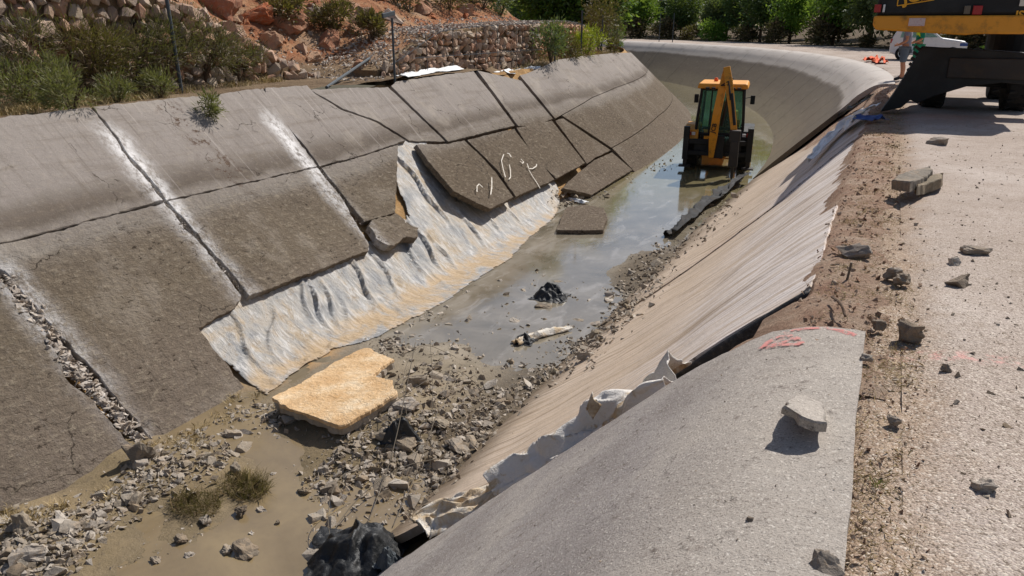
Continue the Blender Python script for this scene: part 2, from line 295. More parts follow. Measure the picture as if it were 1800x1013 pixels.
def leafmat(name, cols, tr=.25):
    g = G(name); isl = g.isl(); p = g.pos(); col = g.ramp(isl, [(i / max(1, len(cols) - 1), c) for i, c in enumerate(cols)])
    a = g.noise(p, 1.1, 4); col = g.mix(g.r(a, .45, .7, 0, .45), col, cols[0])
    m_ = g.out(col, .6, spec=.3)
    t = g.n('BsdfTranslucent'); g.put(t.inputs[0], g.mix(.5, col, '#8c9a2a')); mx = g.n('MixShader'); mx.inputs[0].default_value = tr
    o = g.t.nodes['Material Output']; g.t.links.new(g.b.outputs[0], mx.inputs[1]); g.t.links.new(t.outputs[0], mx.inputs[2]); g.t.links.new(mx.outputs[0], o.inputs[0])
    return m_
def glassmat():
    g = G('cab_glass'); g.out('#9fcabd', .02, spec=.5); g.b.inputs['Transmission Weight'].default_value = .92; g.b.inputs['IOR'].default_value = 1.12; return g.mt
M = {}
M['left'] = left_concrete(); M['right'] = right_concrete(); M['near'] = near_concrete(); M['far'] = far_concrete(); M['road'] = roadmat(); M['mud'] = mudmat(); M['water'] = watermat()
M['plastic'] = plasticmat(); M['cloth'] = clothmat(); M['black'] = blackplastic(); M['clothw'] = clothmat(True); M['liner'] = plain('black_liner', '#1a1a1b', .75, dirt=.6, dirtcol='#5a5147', scale=5, bump=.02); M['glass'] = glassmat()
M['ochre'] = soil('ochre_soil', '#8d6a42', '#b08a5a', '#c8a678', 2.5); M['bench'] = soil('bench_soil', '#6f5a43', '#8a7357', '#a08a6c', 3)
M['forest'] = soil('forest_floor', '#3f3325', '#564734', '#6a5a44', 2); M['verge'] = soil('verge_soil', '#75604b', '#927b63', '#aa957b', 5); M['redsoil'] = soil('red_broken_soil', '#6b4030', '#8a5d48', '#a8836c', 5)
def hillmat():
    g = G('hillside_soil'); p = g.pos(); x, y, z = g.sep(p); a = g.noise(p, .8, 8, .65); b = g.noise(p, 6, 8, .75); c = g.noise(p, 30, 5, .7)
    red = g.ramp(a, [(.3, '#8a5c44'), (.45, '#a36b4a'), (.55, '#b08765'), (.7, '#b09a84')]); br = g.ramp(a, [(.3, '#6b5844'), (.5, '#857058'), (.7, '#9b876c')])
    col = g.mix(g.r(g.m('ADD', z, g.m('MULTIPLY', a, .6)), .75, 1.15), br, red); col = g.mix(g.r(b, .5, .7, 0, .6), col, '#4d3a2a'); col = g.mix(g.r(c, .55, .75, 0, .4), col, '#c9b296')
    return g.out(col, .95, g.m('ADD', b, g.m('MULTIPLY', c, .3)), .12, 1, spec=.15)
M['hill'] = hillmat(); M['lipsoil'] = soil('broken_lip_soil', '#9a7661', '#b4967f', '#c9b39d', 4)
M['rubble'] = rockmat('broken_concrete', ['#857c70', '#aaa094', '#80735f', '#beb5a9', '#6b5f50', '#9c9488', '#8d7c66'])
M['vstone'] = rockmat('verge_stone', ['#8f8377', '#a59a8e', '#807263', '#b5aa9d', '#978a7d'], 6)
M['rubble_i'] = rockmat('small_rubble', ['#8b8072', '#a79d90', '#958a7b', '#bab0a3', '#7c7061', '#9c8f7d'], isl=True)
M['roadstone'] = rockmat('road_pebbles', ['#7a6a58', '#9c8d7a', '#b8ab99', '#6a5b4b', '#cabfae'], isl=True)
M['wallstone'] = rockmat('wall_stone', ['#a08873', '#b59078', '#b3a596', '#a5785e', '#bca993', '#958476', '#c0977a'], 4, bump=.04, dk=.5)
M['gabion'] = rockmat('gabion_stone', ['#d0a080', '#dba982', '#b89c84', '#d48a5c', '#e0b58c', '#c0a58c', '#d09060', '#ac988a'], 4, bump=.03, dk=.35)
M['whitestone'] = rockmat('pale_gravel', ['#a79c90', '#beb4a8', '#988b7e', '#cbc2b7'], isl=True)
M['redrock'] = rockmat('red_rock', ['#a8603e', '#b5764f', '#a3725a', '#bb9678', '#96583e'], 1.6, bump=.12)
M['clod'] = rockmat('red_clods', ['#84614d', '#9c7d67', '#b59d86', '#735543', '#c2ad97', '#8f7562'], isl=True)
def tanmat():
    g = G('ochre_stained_slab'); p = g.pos(); o = g.oc(); a = g.noise(p, 3, 7, .6); b = g.noise(g.sc(p, 1.5, 2.4, 1, (0, 0, .6)), 4.2, 8, .72, .4); c = g.noise(p, 24, 5, .7)
    col = g.ramp(a, [(.3, '#c9a274'), (.5, '#d8b68b'), (.7, '#e5cfae')]); col = g.mix(g.r(b, .56, .64, 0, .5), col, '#a8834f'); col = g.mix(g.r(c, .56, .72, 0, .5), col, '#f0dfc2')
    return g.out(col, .85, g.m('ADD', b, g.m('MULTIPLY', c, .4)), .04, 1, spec=.2)
M['tan'] = tanmat()
M['yellow'] = plain('machine_yellow', '#dd9420', .45, dirt=.75, dirtcol='#6b5230', scale=4.5); M['blackp'] = plain('machine_black', '#121212', .55, dirt=.2, dirtcol='#3d382f')
M['tyre'] = plain('tyre_rubber', '#191817', .85, dirt=.4, dirtcol='#4d4436', bump=.01); M['steel'] = plain('dark_steel', '#332f2c', .55, .3, .3); M['rod'] = plain('hydraulic_rod', '#b5b5b2', .25, .9, .1)
M['post'] = plain('weathered_post', '#4d5357', .6, .3, .3); M['red'] = plain('red_lens', '#a01818', .25, dirt=.1); M['white'] = plain('white_paint', '#dcdcda', .4, dirt=.15); M['pink'] = plain('pink_spray_paint', '#dc8d84', .9, dirt=1, dirtcol='#a89c90', scale=22)
def sprayed():
    g = G('sprayed_pink_paint'); p = g.pos(); a = g.noise(p, 26, 6, .75); g.out(g.mix(g.r(a, .4, .6), '#e59a92', '#c98078'), .9); g.put(g.b.inputs['Alpha'], g.r(a, .42, .58, 0, .85)); return g.mt
M['pink'] = sprayed()
M['chalk'] = plain('white_marking_paint', '#d8d0c2', .9, dirt=.6, dirtcol='#8f8472', scale=14); M['yellowtext'] = plain('yellow_lettering', '#e2a21e', .5, dirt=.15)
M['wire'] = plain('rusty_wire', '#70675a', .7, .3, .4); M['bark'] = plain('bark', '#5d4a3a', .9, dirt=.5, dirtcol='#2c231a', scale=6, bump=.03)
M['skin'] = plain('skin', '#b9805f', .55, dirt=.1); M['greyshirt'] = plain('grey_shirt', '#8d8a95', .9, dirt=.15, dirtcol='#5f5c66'); M['shorts'] = plain('slate_shorts', '#5b6672', .9, dirt=.2, dirtcol='#3d4650')
M['shoe'] = plain('dark_shoe', '#2a2a2c', .7, dirt=.2); M['hivis'] = plain('lime_hivis_cloth', '#c9dc2e', .8, dirt=.1); M['greencloth'] = plain('green_workwear', '#127a5c', .9, dirt=.15, dirtcol='#0b4d3b'); M['hair'] = plain('dark_hair', '#2a1d15', .7, dirt=.1)
M['orange'] = plain('orange_netting', '#e2622e', .7, dirt=.2); M['blue'] = plain('blue_plastic', '#2c4a86', .5, dirt=.3)
M['straw'] = leafmat('dry_straw', ['#8f7a52', '#b39a6c', '#c9b489', '#7a6644'], .1)
M['grassg'] = leafmat('green_weeds', ['#57583a', '#6c6c48', '#86835a', '#4a4a32', '#8f8560', '#5d6a3c'], .3); M['shrubd'] = leafmat('dark_shrub_leaves', ['#40382b', '#5a503c', '#786a50', '#6e5a48', '#7f7858', '#4c4034', '#4a4a30'], .2)
M['shrubbrown'] = leafmat('dry_shrub_leaves', ['#5a4a34', '#75603f', '#4d4029', '#8a7a4a'], .2); M['shrubyel'] = leafmat('yellow_green_shrub_leaves', ['#7a8424', '#9ca62c', '#b9bd3c', '#6a7a2a'], .35)
M['tree1'] = leafmat('dark_tree_leaves', ['#35492c', '#476035', '#587342', '#3f5335'], .3); M['tree2'] = leafmat('mid_tree_leaves', ['#406226', '#587f32', '#73983f', '#466a2c'], .4)
M['tree3'] = leafmat('grey_green_leaves', ['#46553a', '#5a6a48', '#6e7f58', '#3a4830'], .3)
# ================================================================== large structure
rnd = random.Random(7)
def hit(px, py, zf, t0=1.0, t1=120.0, n=500):
    d = ray(px, py).normalized(); a = t0
    for i in range(n):
        t = t0 * (t1 / t0) ** ((i + 1) / n); p = EYE + d * t
        if p.z < zf(p.x, p.y):
            lo, hi = a, t
            for _ in range(20):
                m_ = (lo + hi) / 2; p = EYE + d * m_
                if p.z < zf(p.x, p.y): hi = m_
                else: lo = m_
            return EYE + d * hi
        a = t
    return EYE + d * t1
def chaikin(P, k=2):
    for _ in range(k):
        Q = [P[0]]
        for a, b in zip(P, P[1:]): Q += [a * .75 + b * .25, a * .25 + b * .75]
        P = Q + [P[-1]]
    return P
def resample(P, step):
    out = [P[0]]; 
    for a, b in zip(P, P[1:]):
        n = max(1, int((b - a).length / step))
        out += [a + (b - a) * ((i + 1) / n) for i in range(n)]
    return out
def swept(name, prof, l0, l1, mat, parent=None, step=.25, thick=.12, jag=.0, warp=None, smooth=True, dl=None, **k):
    """a slab swept along the canal: prof = list of (w,z); l0,l1 = functions of (w,z); warp(w,l) = normal offset"""
    N = []
    for i in range(len(prof)):
        a, b = Vector(prof[max(i - 1, 0)]), Vector(prof[min(i + 1, len(prof) - 1)]); d = (b - a).normalized(); n_ = Vector((-d.y, d.x))
        N.append(n_ if n_.y > 0 else -n_)
    la, lb = l0(*prof[0]), l1(*prof[0]); nl = max(2, int(abs(lb - la) / step)) if dl is None else dl
    V = []; sd = len(name) * 1.7 + la
    for side in (0, 1):
        for i, (w, z) in enumerate(prof):
            a, b = l0(w, z), l1(w, z)
            for j in range(nl + 1):
                l = a + (b - a) * j / nl
                if jag and j in (0, nl): l += jag * (fbm(w * 9, z * 9, sd + j) + .5 * fbm(w * 30, z * 30, sd + j))
                off = (warp(w, l) if warp else 0) - side * thick
                ww, zz = w + N[i].x * off, z + N[i].y * off
                if jag and i in (0, len(prof) - 1): ww += jag * .9 * fbm(l * 1.1, sd, i, 2) + jag * .25 * noise.noise(Vector((l * 5, sd, i)))
                V.append(path(l, ww, zz))
    n, m_ = len(prof), nl + 1; o = n * m_; F = []
    for i in range(n - 1):
        for j in range(nl):
            q = (i * m_ + j, i * m_ + j + 1, (i + 1) * m_ + j + 1, (i + 1) * m_ + j); F.append(q); F.append(tuple(o + x for x in q[::-1]))
    ring = [(0, j) for j in range(nl)] + [(i, nl) for i in range(n - 1)] + [(n - 1, j) for j in range(nl, 0, -1)] + [(i, 0) for i in range(n - 1, 0, -1)]
    idx = [i * m_ + j for i, j in ring]
    if thick:
        for a, b in zip(idx, idx[1:] + idx[:1]): F.append((a, b, o + b, o + a))
    else:
        V = V[:o]; F = [f for f in F if max(f) < o]
    me = mesh_from(V, F); bm = bmesh.new(); bm.from_mesh(me); bmesh.ops.recalc_face_normals(bm, faces=bm.faces)
    if smooth:
        for f in bm.faces: f.smooth = True
        for e in bm.edges:
            if len(e.link_faces) == 2 and e.calc_face_angle(0) > .6: e.smooth = False
    bm.to_mesh(me); bm.free()
    return obj(name, me, mat, parent, **k)
def slab(name, P, n, mat, parent=None, thick=.12, jag=.02, seg=.13, label=None, cat=None, **k):
    """a broken slab from its top outline: ragged rim, chipped arris, real thickness"""
    n = n.normalized(); c = sum(P, Vector()) / len(P); pts = []; sd = P[0].x * 3.1 + P[0].y
    for a, b in zip(P, P[1:] + P[:1]):
        m_ = max(1, int((b - a).length / seg)); d = (b - a).normalized(); side = d.cross(n)
        for i in range(m_):
            p = a + (b - a) * (i / m_)
            j = jag * (1.0 * fbm(p.x * 2.3 + sd, p.y * 2.3, p.z * 2.3, 3) + .8 * noise.noise(p * 11)) + min(.014, jag) * noise.noise(p * 27) if i else 0
            pts.append(p + side * j + n * (.006 * noise.noise(p * 5)))
    area = sum((((a - c).cross(b - c)).dot(n) for a, b in zip(pts, pts[1:] + pts[:1])))
    if area < 0: pts.reverse()
    m_ = len(pts); top = []
    for i, p in enumerate(pts):
        t = (pts[(i + 1) % m_] - pts[i - 1]).normalized(); inn = n.cross(t); ch = .006 + .018 * max(0, noise.noise(p * 8))
        top.append(p + inn * ch)
    mid = [p - n * (.007 + .02 * max(0, noise.noise(p * 8))) for p in pts]
    low = [p - n * thick + n.cross(pts[(i + 1) % m_] - pts[i - 1]).normalized() * (.02 * noise.noise(p * 6)) for i, p in enumerate(pts)]
    bm = bmesh.new(); T = [bm.verts.new(p) for p in top]; Mi = [bm.verts.new(p) for p in mid]; Lo = [bm.verts.new(p) for p in low]
    ft = bm.faces.new(T); fb = bm.faces.new(Lo[::-1])
    for i in range(m_):
        j = (i + 1) % m_; bm.faces.new((T[j], T[i], Mi[i], Mi[j])); bm.faces.new((Mi[j], Mi[i], Lo[i], Lo[j]))
    bmesh.ops.triangulate(bm, faces=[ft, fb]); bmesh.ops.recalc_face_normals(bm, faces=bm.faces)
    me = bpy.data.meshes.new(name); bm.to_mesh(me); bm.free()
    return obj(name, me, mat, parent, label, cat, **k)
# ---- canal bed, water
mA = atz(690, 745, BED); mB = atz(590, 850, BED); mC = atz(740, 660, BED); mD = atz(300, 830, BED); mE = atz(90, 950, BED); mF = atz(1130, 470, BED)
def bed_z(w, l):
    z = BED - .035 + .15 * ss(-6.95, -7.6, w) + .05 * ss(-3.9, -3.4, w) * ss(24, 17, l) + .035 * fbm(w * 1.4, l * 1.4) + .012 * fbm(w * 7, l * 7, 3)
    for c, a, sx, sy in ((mA, .24, .75, .95), (mC, .10, .6, .8), (mD, .16, .9, .5), (mE, .15, .8, .5), (mF, .14, .45, 1.2)): z += a * math.exp(-((w - c.x) / sx) ** 2 - ((l - c.y) / sy) ** 2)
    z += .05 * ss(9.5, 7.5, l) * ss(5.2, 6.5, l)
    return z
def grid(name, ws, ls, zf, mat, smooth=True, **k):
    V = [path(l, w, zf(w, l)) for l in ls for w in ws]; n = len(ws)
    F = [(j * n + i, j * n + i + 1, (j + 1) * n + i + 1, (j + 1) * n + i) for j in range(len(ls) - 1) for i in range(n - 1)]
    return obj(name, mesh_from(V, F, smooth), mat, **k)
def frange(a, b, s):
    o = []; x = a
    while x < b: o.append(x); x += s
    return o + [b]
grid('canal_bed', frange(-8.4, -2.0, .07), frange(-12, 1, .5) + frange(1.1, 16, .08) + frange(16.2, 30, .2) + frange(31, 140, 2), bed_z, M['mud'], kind='structure')
grid('canal_water', frange(-7.8, -2.9, .35), frange(-12, 140, .8), lambda w, l: BED, M['water'], kind='structure')
# ---- right bank: near slab, slumped slabs, far curve
PR0 = [Vector(p) for p in ((.09, .004), (-.2, -.02), (-.42, -.11), (-.62, -.25), (-.86, -.46), (-1.59, -1.17), (-2.3, -1.88), (-3.62, -3.2))]
PR0 = resample(chaikin(PR0, 2), .09)
def r0z(X, Y):
    if X > .09: return 0.0
    for a, b in zip(PR0, PR0[1:]):
        if b.x <= X <= a.x: return a.y + (b.y - a.y) * (X - a.x) / (b.x - a.x)
    return -9
sub_r = [Vector((p.x, p.y)) + Vector((-.7071, .7071)) * -.225 for p in PR0]
sub_r = [Vector((.20, -.035)), Vector((.0, -.025)), Vector((-.14, -.035)), Vector((-.24, -.06)), Vector((-.32, -.14)), Vector((-.44, -.29))] + [p for p in sub_r if p.y < -.42]
rb = swept('canal_bank_right', [tuple(p) for p in sub_r], lambda w, z: 3.4, lambda w, z: 26.5, M['lipsoil'], None, .045, 0, warp=lambda w, l: (.075 * (1 - ss(4.74, 4.84, l + .45 * ss(-1.9, -3.2, w))) - .12 * ss(4.74, 4.84, l + .45 * ss(-1.9, -3.2, w)) * (1 - ss(5.06, 5.2, l))) * ss(-.25, -.45, w) + .014 * fbm(w * 2, l * 2) + .016 * fbm(w * 7, l * 7), kind='structure')
def near_edge(w, z): return 4.12 + .05 * noise.noise(Vector((w * 3, z * 3, 1)))
near_slab = swept('concrete_slab', [tuple(p) for p in PR0], lambda w, z: -13, near_edge, M['near'], rb, .12, .13, .02, warp=lambda w, l: .008 * fbm(w * 1.3, l * 1.3))
near_slab['label'] = 'intact grey concrete slab nearest the camera with pink paint at its corner'
PS = [Vector(p) for p in ((-.27, -.08), (-.5, -.29), (-.86, -.63), (-1.6, -1.37), (-2.6, -2.24), (-3.8, -3.14))]; PS = [tuple(p) for p in resample(chaikin(PS, 1), .1)]
def psz(X):
    for a, b in zip(PS, PS[1:]):
        if b[0] <= X <= a[0]: return a[1] + (b[1] - a[1]) * (X - a[0]) / (b[0] - a[0])
    return -9 if X < PS[-1][0] else -.06
def front(w, z): return 5.02 - .45 * ss(-1.5, -2.9, z)
a1, a2 = R(1457, 363, -.13), R(1200, 525, -.13); b1, b2 = R(1497, 245, -.13), R(1230, 466, -.13)
fA = lambda w, z: a1.y + (a2.y - a1.y) * (z - a1.z) / (a2.z - a1.z)
fB = lambda w, z: b1.y + (b2.y - b1.y) * (z - b1.z) / (b2.z - b1.z)
wv = lambda w, l: .02 * fbm(w * .8, l * .8, 5) + .01 * fbm(w * 3, l * 3, 6)
for i, (fa, fb, dw) in enumerate(((front, lambda w, z: fA(w, z) - .02, 0), (lambda w, z: fA(w, z) + .02, lambda w, z: fB(w, z) - .02, -.03), (lambda w, z: fB(w, z) + .02, lambda w, z: 23.8, -.01))):
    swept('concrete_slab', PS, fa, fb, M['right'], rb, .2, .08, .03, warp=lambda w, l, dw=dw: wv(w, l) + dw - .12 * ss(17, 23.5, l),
          label=('slumped pale slab just beyond the open black joint', 'narrow slumped slab between two diagonal joints', 'long slumped slab under the white plastic sheet')[i])
PF = [Vector(p) for p in ((.15, .0), (-.2, -.015), (-.45, -.11), (-.75, -.34), (-3.7, -3.3))]; PF = [tuple(p) for p in resample(chaikin(PF, 2), .14)]
l = 24.0
while l < 135:
    n_ = 3.5 if l < 60 else 7
    swept('concrete_slab', PF, lambda w, z, l=l: l, lambda w, z, l=l, n_=n_: l + n_ - .03, M['far'], rb, .4, .14, .012 if l == 24 else .004, warp=lambda w, l: .015 * fbm(w * .6, l * .4, 9) + .03 * ss(-.72, -.78, w) * ss(-.95, -.8, w)); l += n_
# ---- left bank: subgrade and slabs
oc_ = atz(625, 618, BED)
lb = swept('canal_bank_left', [tuple(Vector((p.x, p.z))) for p in [Ls(s_, 0, -.15) for s_ in frange(-.5, 4.95, .09)]], lambda w, z: -13, lambda w, z: 60, M['ochre'], None, .12, 0, dl=430,
           warp=lambda w, l: .035 * fbm(w * 1.7, l * 1.7) + .015 * fbm(w * 8, l * 8) - .06 * ss(12, 13.5, l) * ss(26, 24, l) + .20 * math.exp(-((w - oc_.x) / .55) ** 2 - ((l - oc_.y) / 1.1) ** 2), kind='structure')
def S_(*q): return [L(*p) if len(p) < 4 else Ls(p[0], p[1], p[2]) for p in q]
X_ = 0  # marker for slope-coordinate points (s, Y, off, X_)
left_slabs = [
 # upper row
 ('large pale upper slab at the left edge below the green weeds', .02, [(4.98, -2, 0, X_), (0, 207), (90, 196), (158, 189), (174, 207), (203, 243), (225, 278), (255, 312), (287, 352), (230, 368), (120, 398), (0, 427), (3.1, -2, 0, X_)]),
 ('pale upper slab with a shrub growing on it between two dusty open joints', .02, [(163, 188), (250, 178), (333, 170), (400, 163), (462, 155), (466, 186), (500, 222), (537, 263), (558, 292), (480, 310), (380, 333), (292, 352), (260, 310), (230, 278), (208, 243), (178, 207)]),
 ('upper slab right of the dusty joint with a diagonal crease', .012, [(466, 154), (540, 150), (552, 163), (600, 193), (660, 214), (713, 247, .02), (640, 272), (562, 293), (541, 263), (506, 222), (470, 186)]),
 ('triangular upper slab right of the crease, sagging at its foot', .012, [(546, 158), (600, 155), (682, 153), (700, 170), (740, 208), (783, 249, -.02), (720, 248, -.04), (664, 213), (604, 192)]),
 ('tall upper slab with pale top in front of the stone-filled wall', .012, [(688, 152), (697, 143), (770, 133), (832, 125), (866, 168), (905, 221), (850, 234), (788, 249, .02), (745, 208), (706, 170)]),
 ('dropped upper slab below the white gravel patch', .012, [(839, 124), (880, 133), (916, 142), (945, 177), (972, 209), (940, 222, -.03), (911, 222, -.03), (872, 168)]),
 # lower row
 ('dark crusted slab at the lower left edge', .05, [(2.98, 1.0, 0, X_), (2.98, 4.5, 0, X_), (2, 494), (34, 532), (66, 570), (100, 622), (116, 664), (156, 697), (196, 742), (228, 779), (215, 815), (200, 862), (110, 890), (0, 912), (-.2, .5, 0, X_)]),
 ('dark crusted slab between the two wide broken joints', .03, [(0, 429), (120, 400), (230, 370), (288, 356), (332, 408), (374, 452), (425, 520), (408, 545), (350, 577), (388, 628), (438, 690), (420, 715), (330, 768), (268, 784), (245, 748), (209, 708), (174, 660), (125, 609), (81, 563), (46, 523), (8, 478), (2.97, 4.66, 0, X_)]),
 ('dark brown lower slab whose cut edge overhangs the white membrane', .02, [(295, 354), (380, 335), (480, 312), (557, 294), (602, 350), (649, 430, .03), (648, 441, .05), (540, 482, .06), (438, 520, .06), (418, 492), (375, 445), (335, 398)]),
 ('brown lower slab with one straight cut side beside the membrane', .012, [(565, 295), (640, 274), (700, 254, .03), (698, 310, .05), (695, 374, .05), (660, 384, .04), (640, 390, .03), (607, 348)]),
 ('tilted brown slab raised off the bank over a deep shadow', .015, [(732, 254, .10), (786, 253, .05), (816, 247, .05), (845, 274, .08), (871, 302, .12), (903, 347, .2), (862, 367, .24), (843, 359, .26), (797, 336, .28), (762, 295, .2)]),
 ('brown lower slab marked with white squiggles', .012, [(821, 246, .04), (904, 226, .03), (938, 280, .06), (975, 316, .12), (945, 329, .14), (907, 346, .16), (876, 301, .09)]),
 ('brown lower slab split by a long open crack', .012, [(908, 225, .02), (970, 212, .02), (1000, 250, .06), (1029, 287, .12), (978, 314, .10), (942, 280, .04)]),
 ('narrow dark slab rotated downwards beside the split slab', .012, [(976, 212, -.02), (990, 208, 0), (1030, 235, -.05), (1074, 264, -.06), (1046, 278, -.02), (1032, 288, .03)]),
 ('small tilted slab at the water edge under the split slab', .015, [(1044, 282, .05), (1076, 268, .0), (1112, 299, .05), (1090, 312, .08), (1040, 343, .12), (990, 331, .12), (1000, 318, .1)]),
]
for lab, jg, pts in left_slabs: slab('concrete_slab', S_(*pts), LN, M['left'], lb, .12, jg, .07, lab)
ut = [L(922, 140), L(953, 118), L(983, 105)]
def s_top(l): return lerp_tab([(22.0, 4.55), (ut[1].y, (ut[1].z + 3) / LA.z), (ut[2].y, (ut[2].z + 3) / LA.z), (30, 3.4 / LA.z), (36, 3.33 / LA.z), (48, 3.02 / LA.z), (200, 3.0 / LA.z)], l)
def left_patch(s0, s1, l0a, l0b, l1, lab, ns=14, dl=40):
    V = []
    for side in (0, .12):
        for i in range(ns + 1):
            t = i / ns
            for j in range(dl + 1):
                l = (l0a + (l0b - l0a) * t) * (1 - j / dl) + l1 * j / dl
                s_ = s0(l) + (s1(l) - s0(l)) * t; p = Ls(s_, 0, -side + .012 * fbm(s_, l * .5)); V.append(path(l, p.x, p.z))
    m_ = dl + 1; o = (ns + 1) * m_; F = []
    for i in range(ns):
        for j in range(dl): q = (i * m_ + j, i * m_ + j + 1, (i + 1) * m_ + j + 1, (i + 1) * m_ + j); F += [q, tuple(o + x for x in q[::-1])]
    ring = [j for j in range(dl)] + [i * m_ + dl for i in range(ns)] + [ns * m_ + j for j in range(dl, 0, -1)] + [i * m_ for i in range(ns, 0, -1)]
    for a, b in zip(ring, ring[1:] + ring[:1]): F.append((a, b, o + b, o + a))
    me = mesh_from(V, F); bm = bmesh.new(); bm.from_mesh(me); bmesh.ops.recalc_face_normals(bm, faces=bm.faces); bm.to_mesh(me); bm.free()
    return obj('concrete_slab', me, M['left'], lb, lab)
sy = lambda x, y: ((L(x, y) - LF).dot(LA), L(x, y).y)
(sa, ya), (sb, yb), (sc1, yc), (sd1, yd), (se, ye) = sy(976, 209), sy(921, 141), sy(991, 207), sy(1076, 262), sy(1112, 299)
mj = lambda l: lerp_tab([(ya, sa), (sy(1045, 171)[1], sy(1045, 171)[0]), (30, sy(1045, 171)[0] + .15)], l)
left_patch(lambda l: mj(l) + .012, s_top, ya + .03, yb + .03, 70, 'long pale upper slab with a dark tide line under the yellow shrub', 14, 90)
lj = lambda l: lerp_tab([(yd, sd1 + .05), (32, sd1 + .35)], l)
left_patch(lj, lambda l: mj(l) - .012, yd + .03, yc + .03, 70, 'smooth brown lower slab with a small hole near the far bend', 8, 90)
left_patch(lambda l: -.3, lambda l: lj(l) - .025, ye + .05, yd + .05, 70, 'lowest brown slab at the water behind the yellow digger', 8, 90)
slab('concrete_slab', [Ls(4.98, -2.1), Ls(4.98, -13), Ls(-.2, -13), Ls(-.2, .4), Ls(2.95, .9)], LN, M['left'], lb, .12, .02, .4)
# ---- ground right of the canal, road, verge
def zr(w, l): return -.03 + .012 * fbm(w * .9, l * .9) + .0 * w
def tz(w, l): return zr(w, l) + (1.6 * ss(9, 30, w) * (.5 + .5 * fbm(w * .06, l * .06, 2, 2)) if w > 9 else 0)
grid('ground', frange(.02, 1.2, .06) + frange(1.5, 9, .75), frange(-30, -2, 2) + frange(-1.5, 16, .1) + frange(16.5, 40, .6) + frange(42, 150, 4), lambda w, l: tz(w, l) - .07 * ss(.14, .0, w) + .02 * fbm(w * 6, l * 6, 4) * ss(.6, .2, w), M['road'], kind='structure')
grid('forest_floor', frange(7.9, 12, .5) + frange(14, 130, 6), frange(-30, 150, 3), lambda w, l: tz(w, l) + .03 + .06 * fbm(w, l, 3) * ss(8, 9, w), M['forest'], kind='structure')
def rz(w, l): return .004 + .007 * fbm(w * 1.3, l * 1.3, 8) - .03 * ss(.50 + .14 * fbm(l * .7, 3, 1), .28 + .14 * fbm(l * .7, 3, 1), w)
grid('road', frange(.26, 3.5, .06) + frange(4, 7.4, .85), frange(-30, -2, 2) + frange(-1.5, 12, .1) + frange(12.5, 40, .5) + frange(42, 150, 3), rz, M['road'], kind='structure')
# ---- left terrain
def wall_top(l): return max(.33, min(3.2, .24 + .41 * (15.3 - l)))
GT = [(15.0, .36), (16.4, .62), (18.5, 1.36), (20.6, 1.50), (29.3, 1.70), (33, 1.5), (37, .4), (60, .3)]
GX = -11.5
def gab_top(l): return lerp_tab(GT, l)
def lip_z(l): return s_top(l) * LA.z - 3 - .03 if l > 22 else .34
def left_z(w, l):
    front = -12.95 if l < 15.2 else -12.95 + 1.35 * ss(15.2, 16.6, l)
    base = lip_z(l) + .03 * fbm(w * 1.2, l * 1.2) - .03
    base -= .20 * ss(19.8, 20.8, l) * ss(24.2, 22.8, l) * ss(-11.9, -10.9, w)
    T = wall_top(l) if l < 15.1 else gab_top(l)
    k = ss(front + .15, front - .35, w)
    z = base + (max(T - .04, base) - base) * k
    back = max(0.0, -w - 13.4 - .5 * ss(15, 17, l)); fall = ss(48, 33, l)
    z += back * (.62 if l < 17 else .5) * fall * (1 if back < 16 else 16 / back)
    z += k * (.25 * fbm(w * .55, l * .55, 2) + .10 * fbm(w * 2, l * 2, 5)) * min(1, back) * fall
    return z
wl_ = frange(-10.70, -16, -.1)[:0]
ws = [-10.72 - .12 * i for i in range(60)] + [-18 - .4 * i for i in range(30)] + [-30 - 2 * i for i in range(19)]
grid('hillside', ws[::-1], frange(-20, 0, 1) + frange(.2, 42, .18) + frange(43, 150, 3), left_z, M['hill'], kind='structure')
# ================================================================== things on the banks
rn = random.Random(11)
def rot_rand(r, tilt=math.pi): return (r.uniform(-tilt, tilt), r.uniform(-tilt, tilt), r.uniform(0, 6.283))
def hull_rock(seed, ax=(1, 1, 1), n=13, box=.6, rough=0, sub=0):
    r = random.Random(seed); bm = bmesh.new()
    for _ in range(n):
        v = Vector((r.uniform(-1, 1), r.uniform(-1, 1), r.uniform(-1, 1)))
        m_ = max(abs(v.x), abs(v.y), abs(v.z)); v = v.normalized() * (1 - box) + (v / m_) * box * .85
        bm.verts.new((v.x * ax[0] * .5, v.y * ax[1] * .5, v.z * ax[2] * .5))
    h = bmesh.ops.convex_hull(bm, input=bm.verts); bmesh.ops.delete(bm, geom=[g for g in h['geom_interior'] if isinstance(g, bmesh.types.BMVert)], context='VERTS')
    if sub:
        bmesh.ops.triangulate(bm, faces=bm.faces); bmesh.ops.subdivide_edges(bm, edges=bm.edges, cuts=sub, use_grid_fill=True)
        for v in bm.verts:
            d = v.co.normalized(); sc_ = min(ax); v.co += d * sc_ * rough * (noise.noise(v.co / sc_ * 3.1 + Vector((seed, 0, 0))) + .5 * noise.noise(v.co / sc_ * 8 + Vector((0, seed, 0))))
    bmesh.ops.recalc_face_normals(bm, faces=bm.faces)
    me = bpy.data.meshes.new('stone'); bm.to_mesh(me); bm.free(); return me
ROCKS = [hull_rock(i, (1, rn.uniform(.65, .95), rn.uniform(.35, .75)), rn.randint(10, 15)) for i in range(14)]
STONES = [hull_rock(100 + i, (1, rn.uniform(.75, .95), rn.uniform(.7, .95)), 13, .85) for i in range(10)]
CHIPS = [hull_rock(200 + i, (1, rn.uniform(.6, .95), rn.uniform(.3, .8)), 7, .3) for i in range(8)]
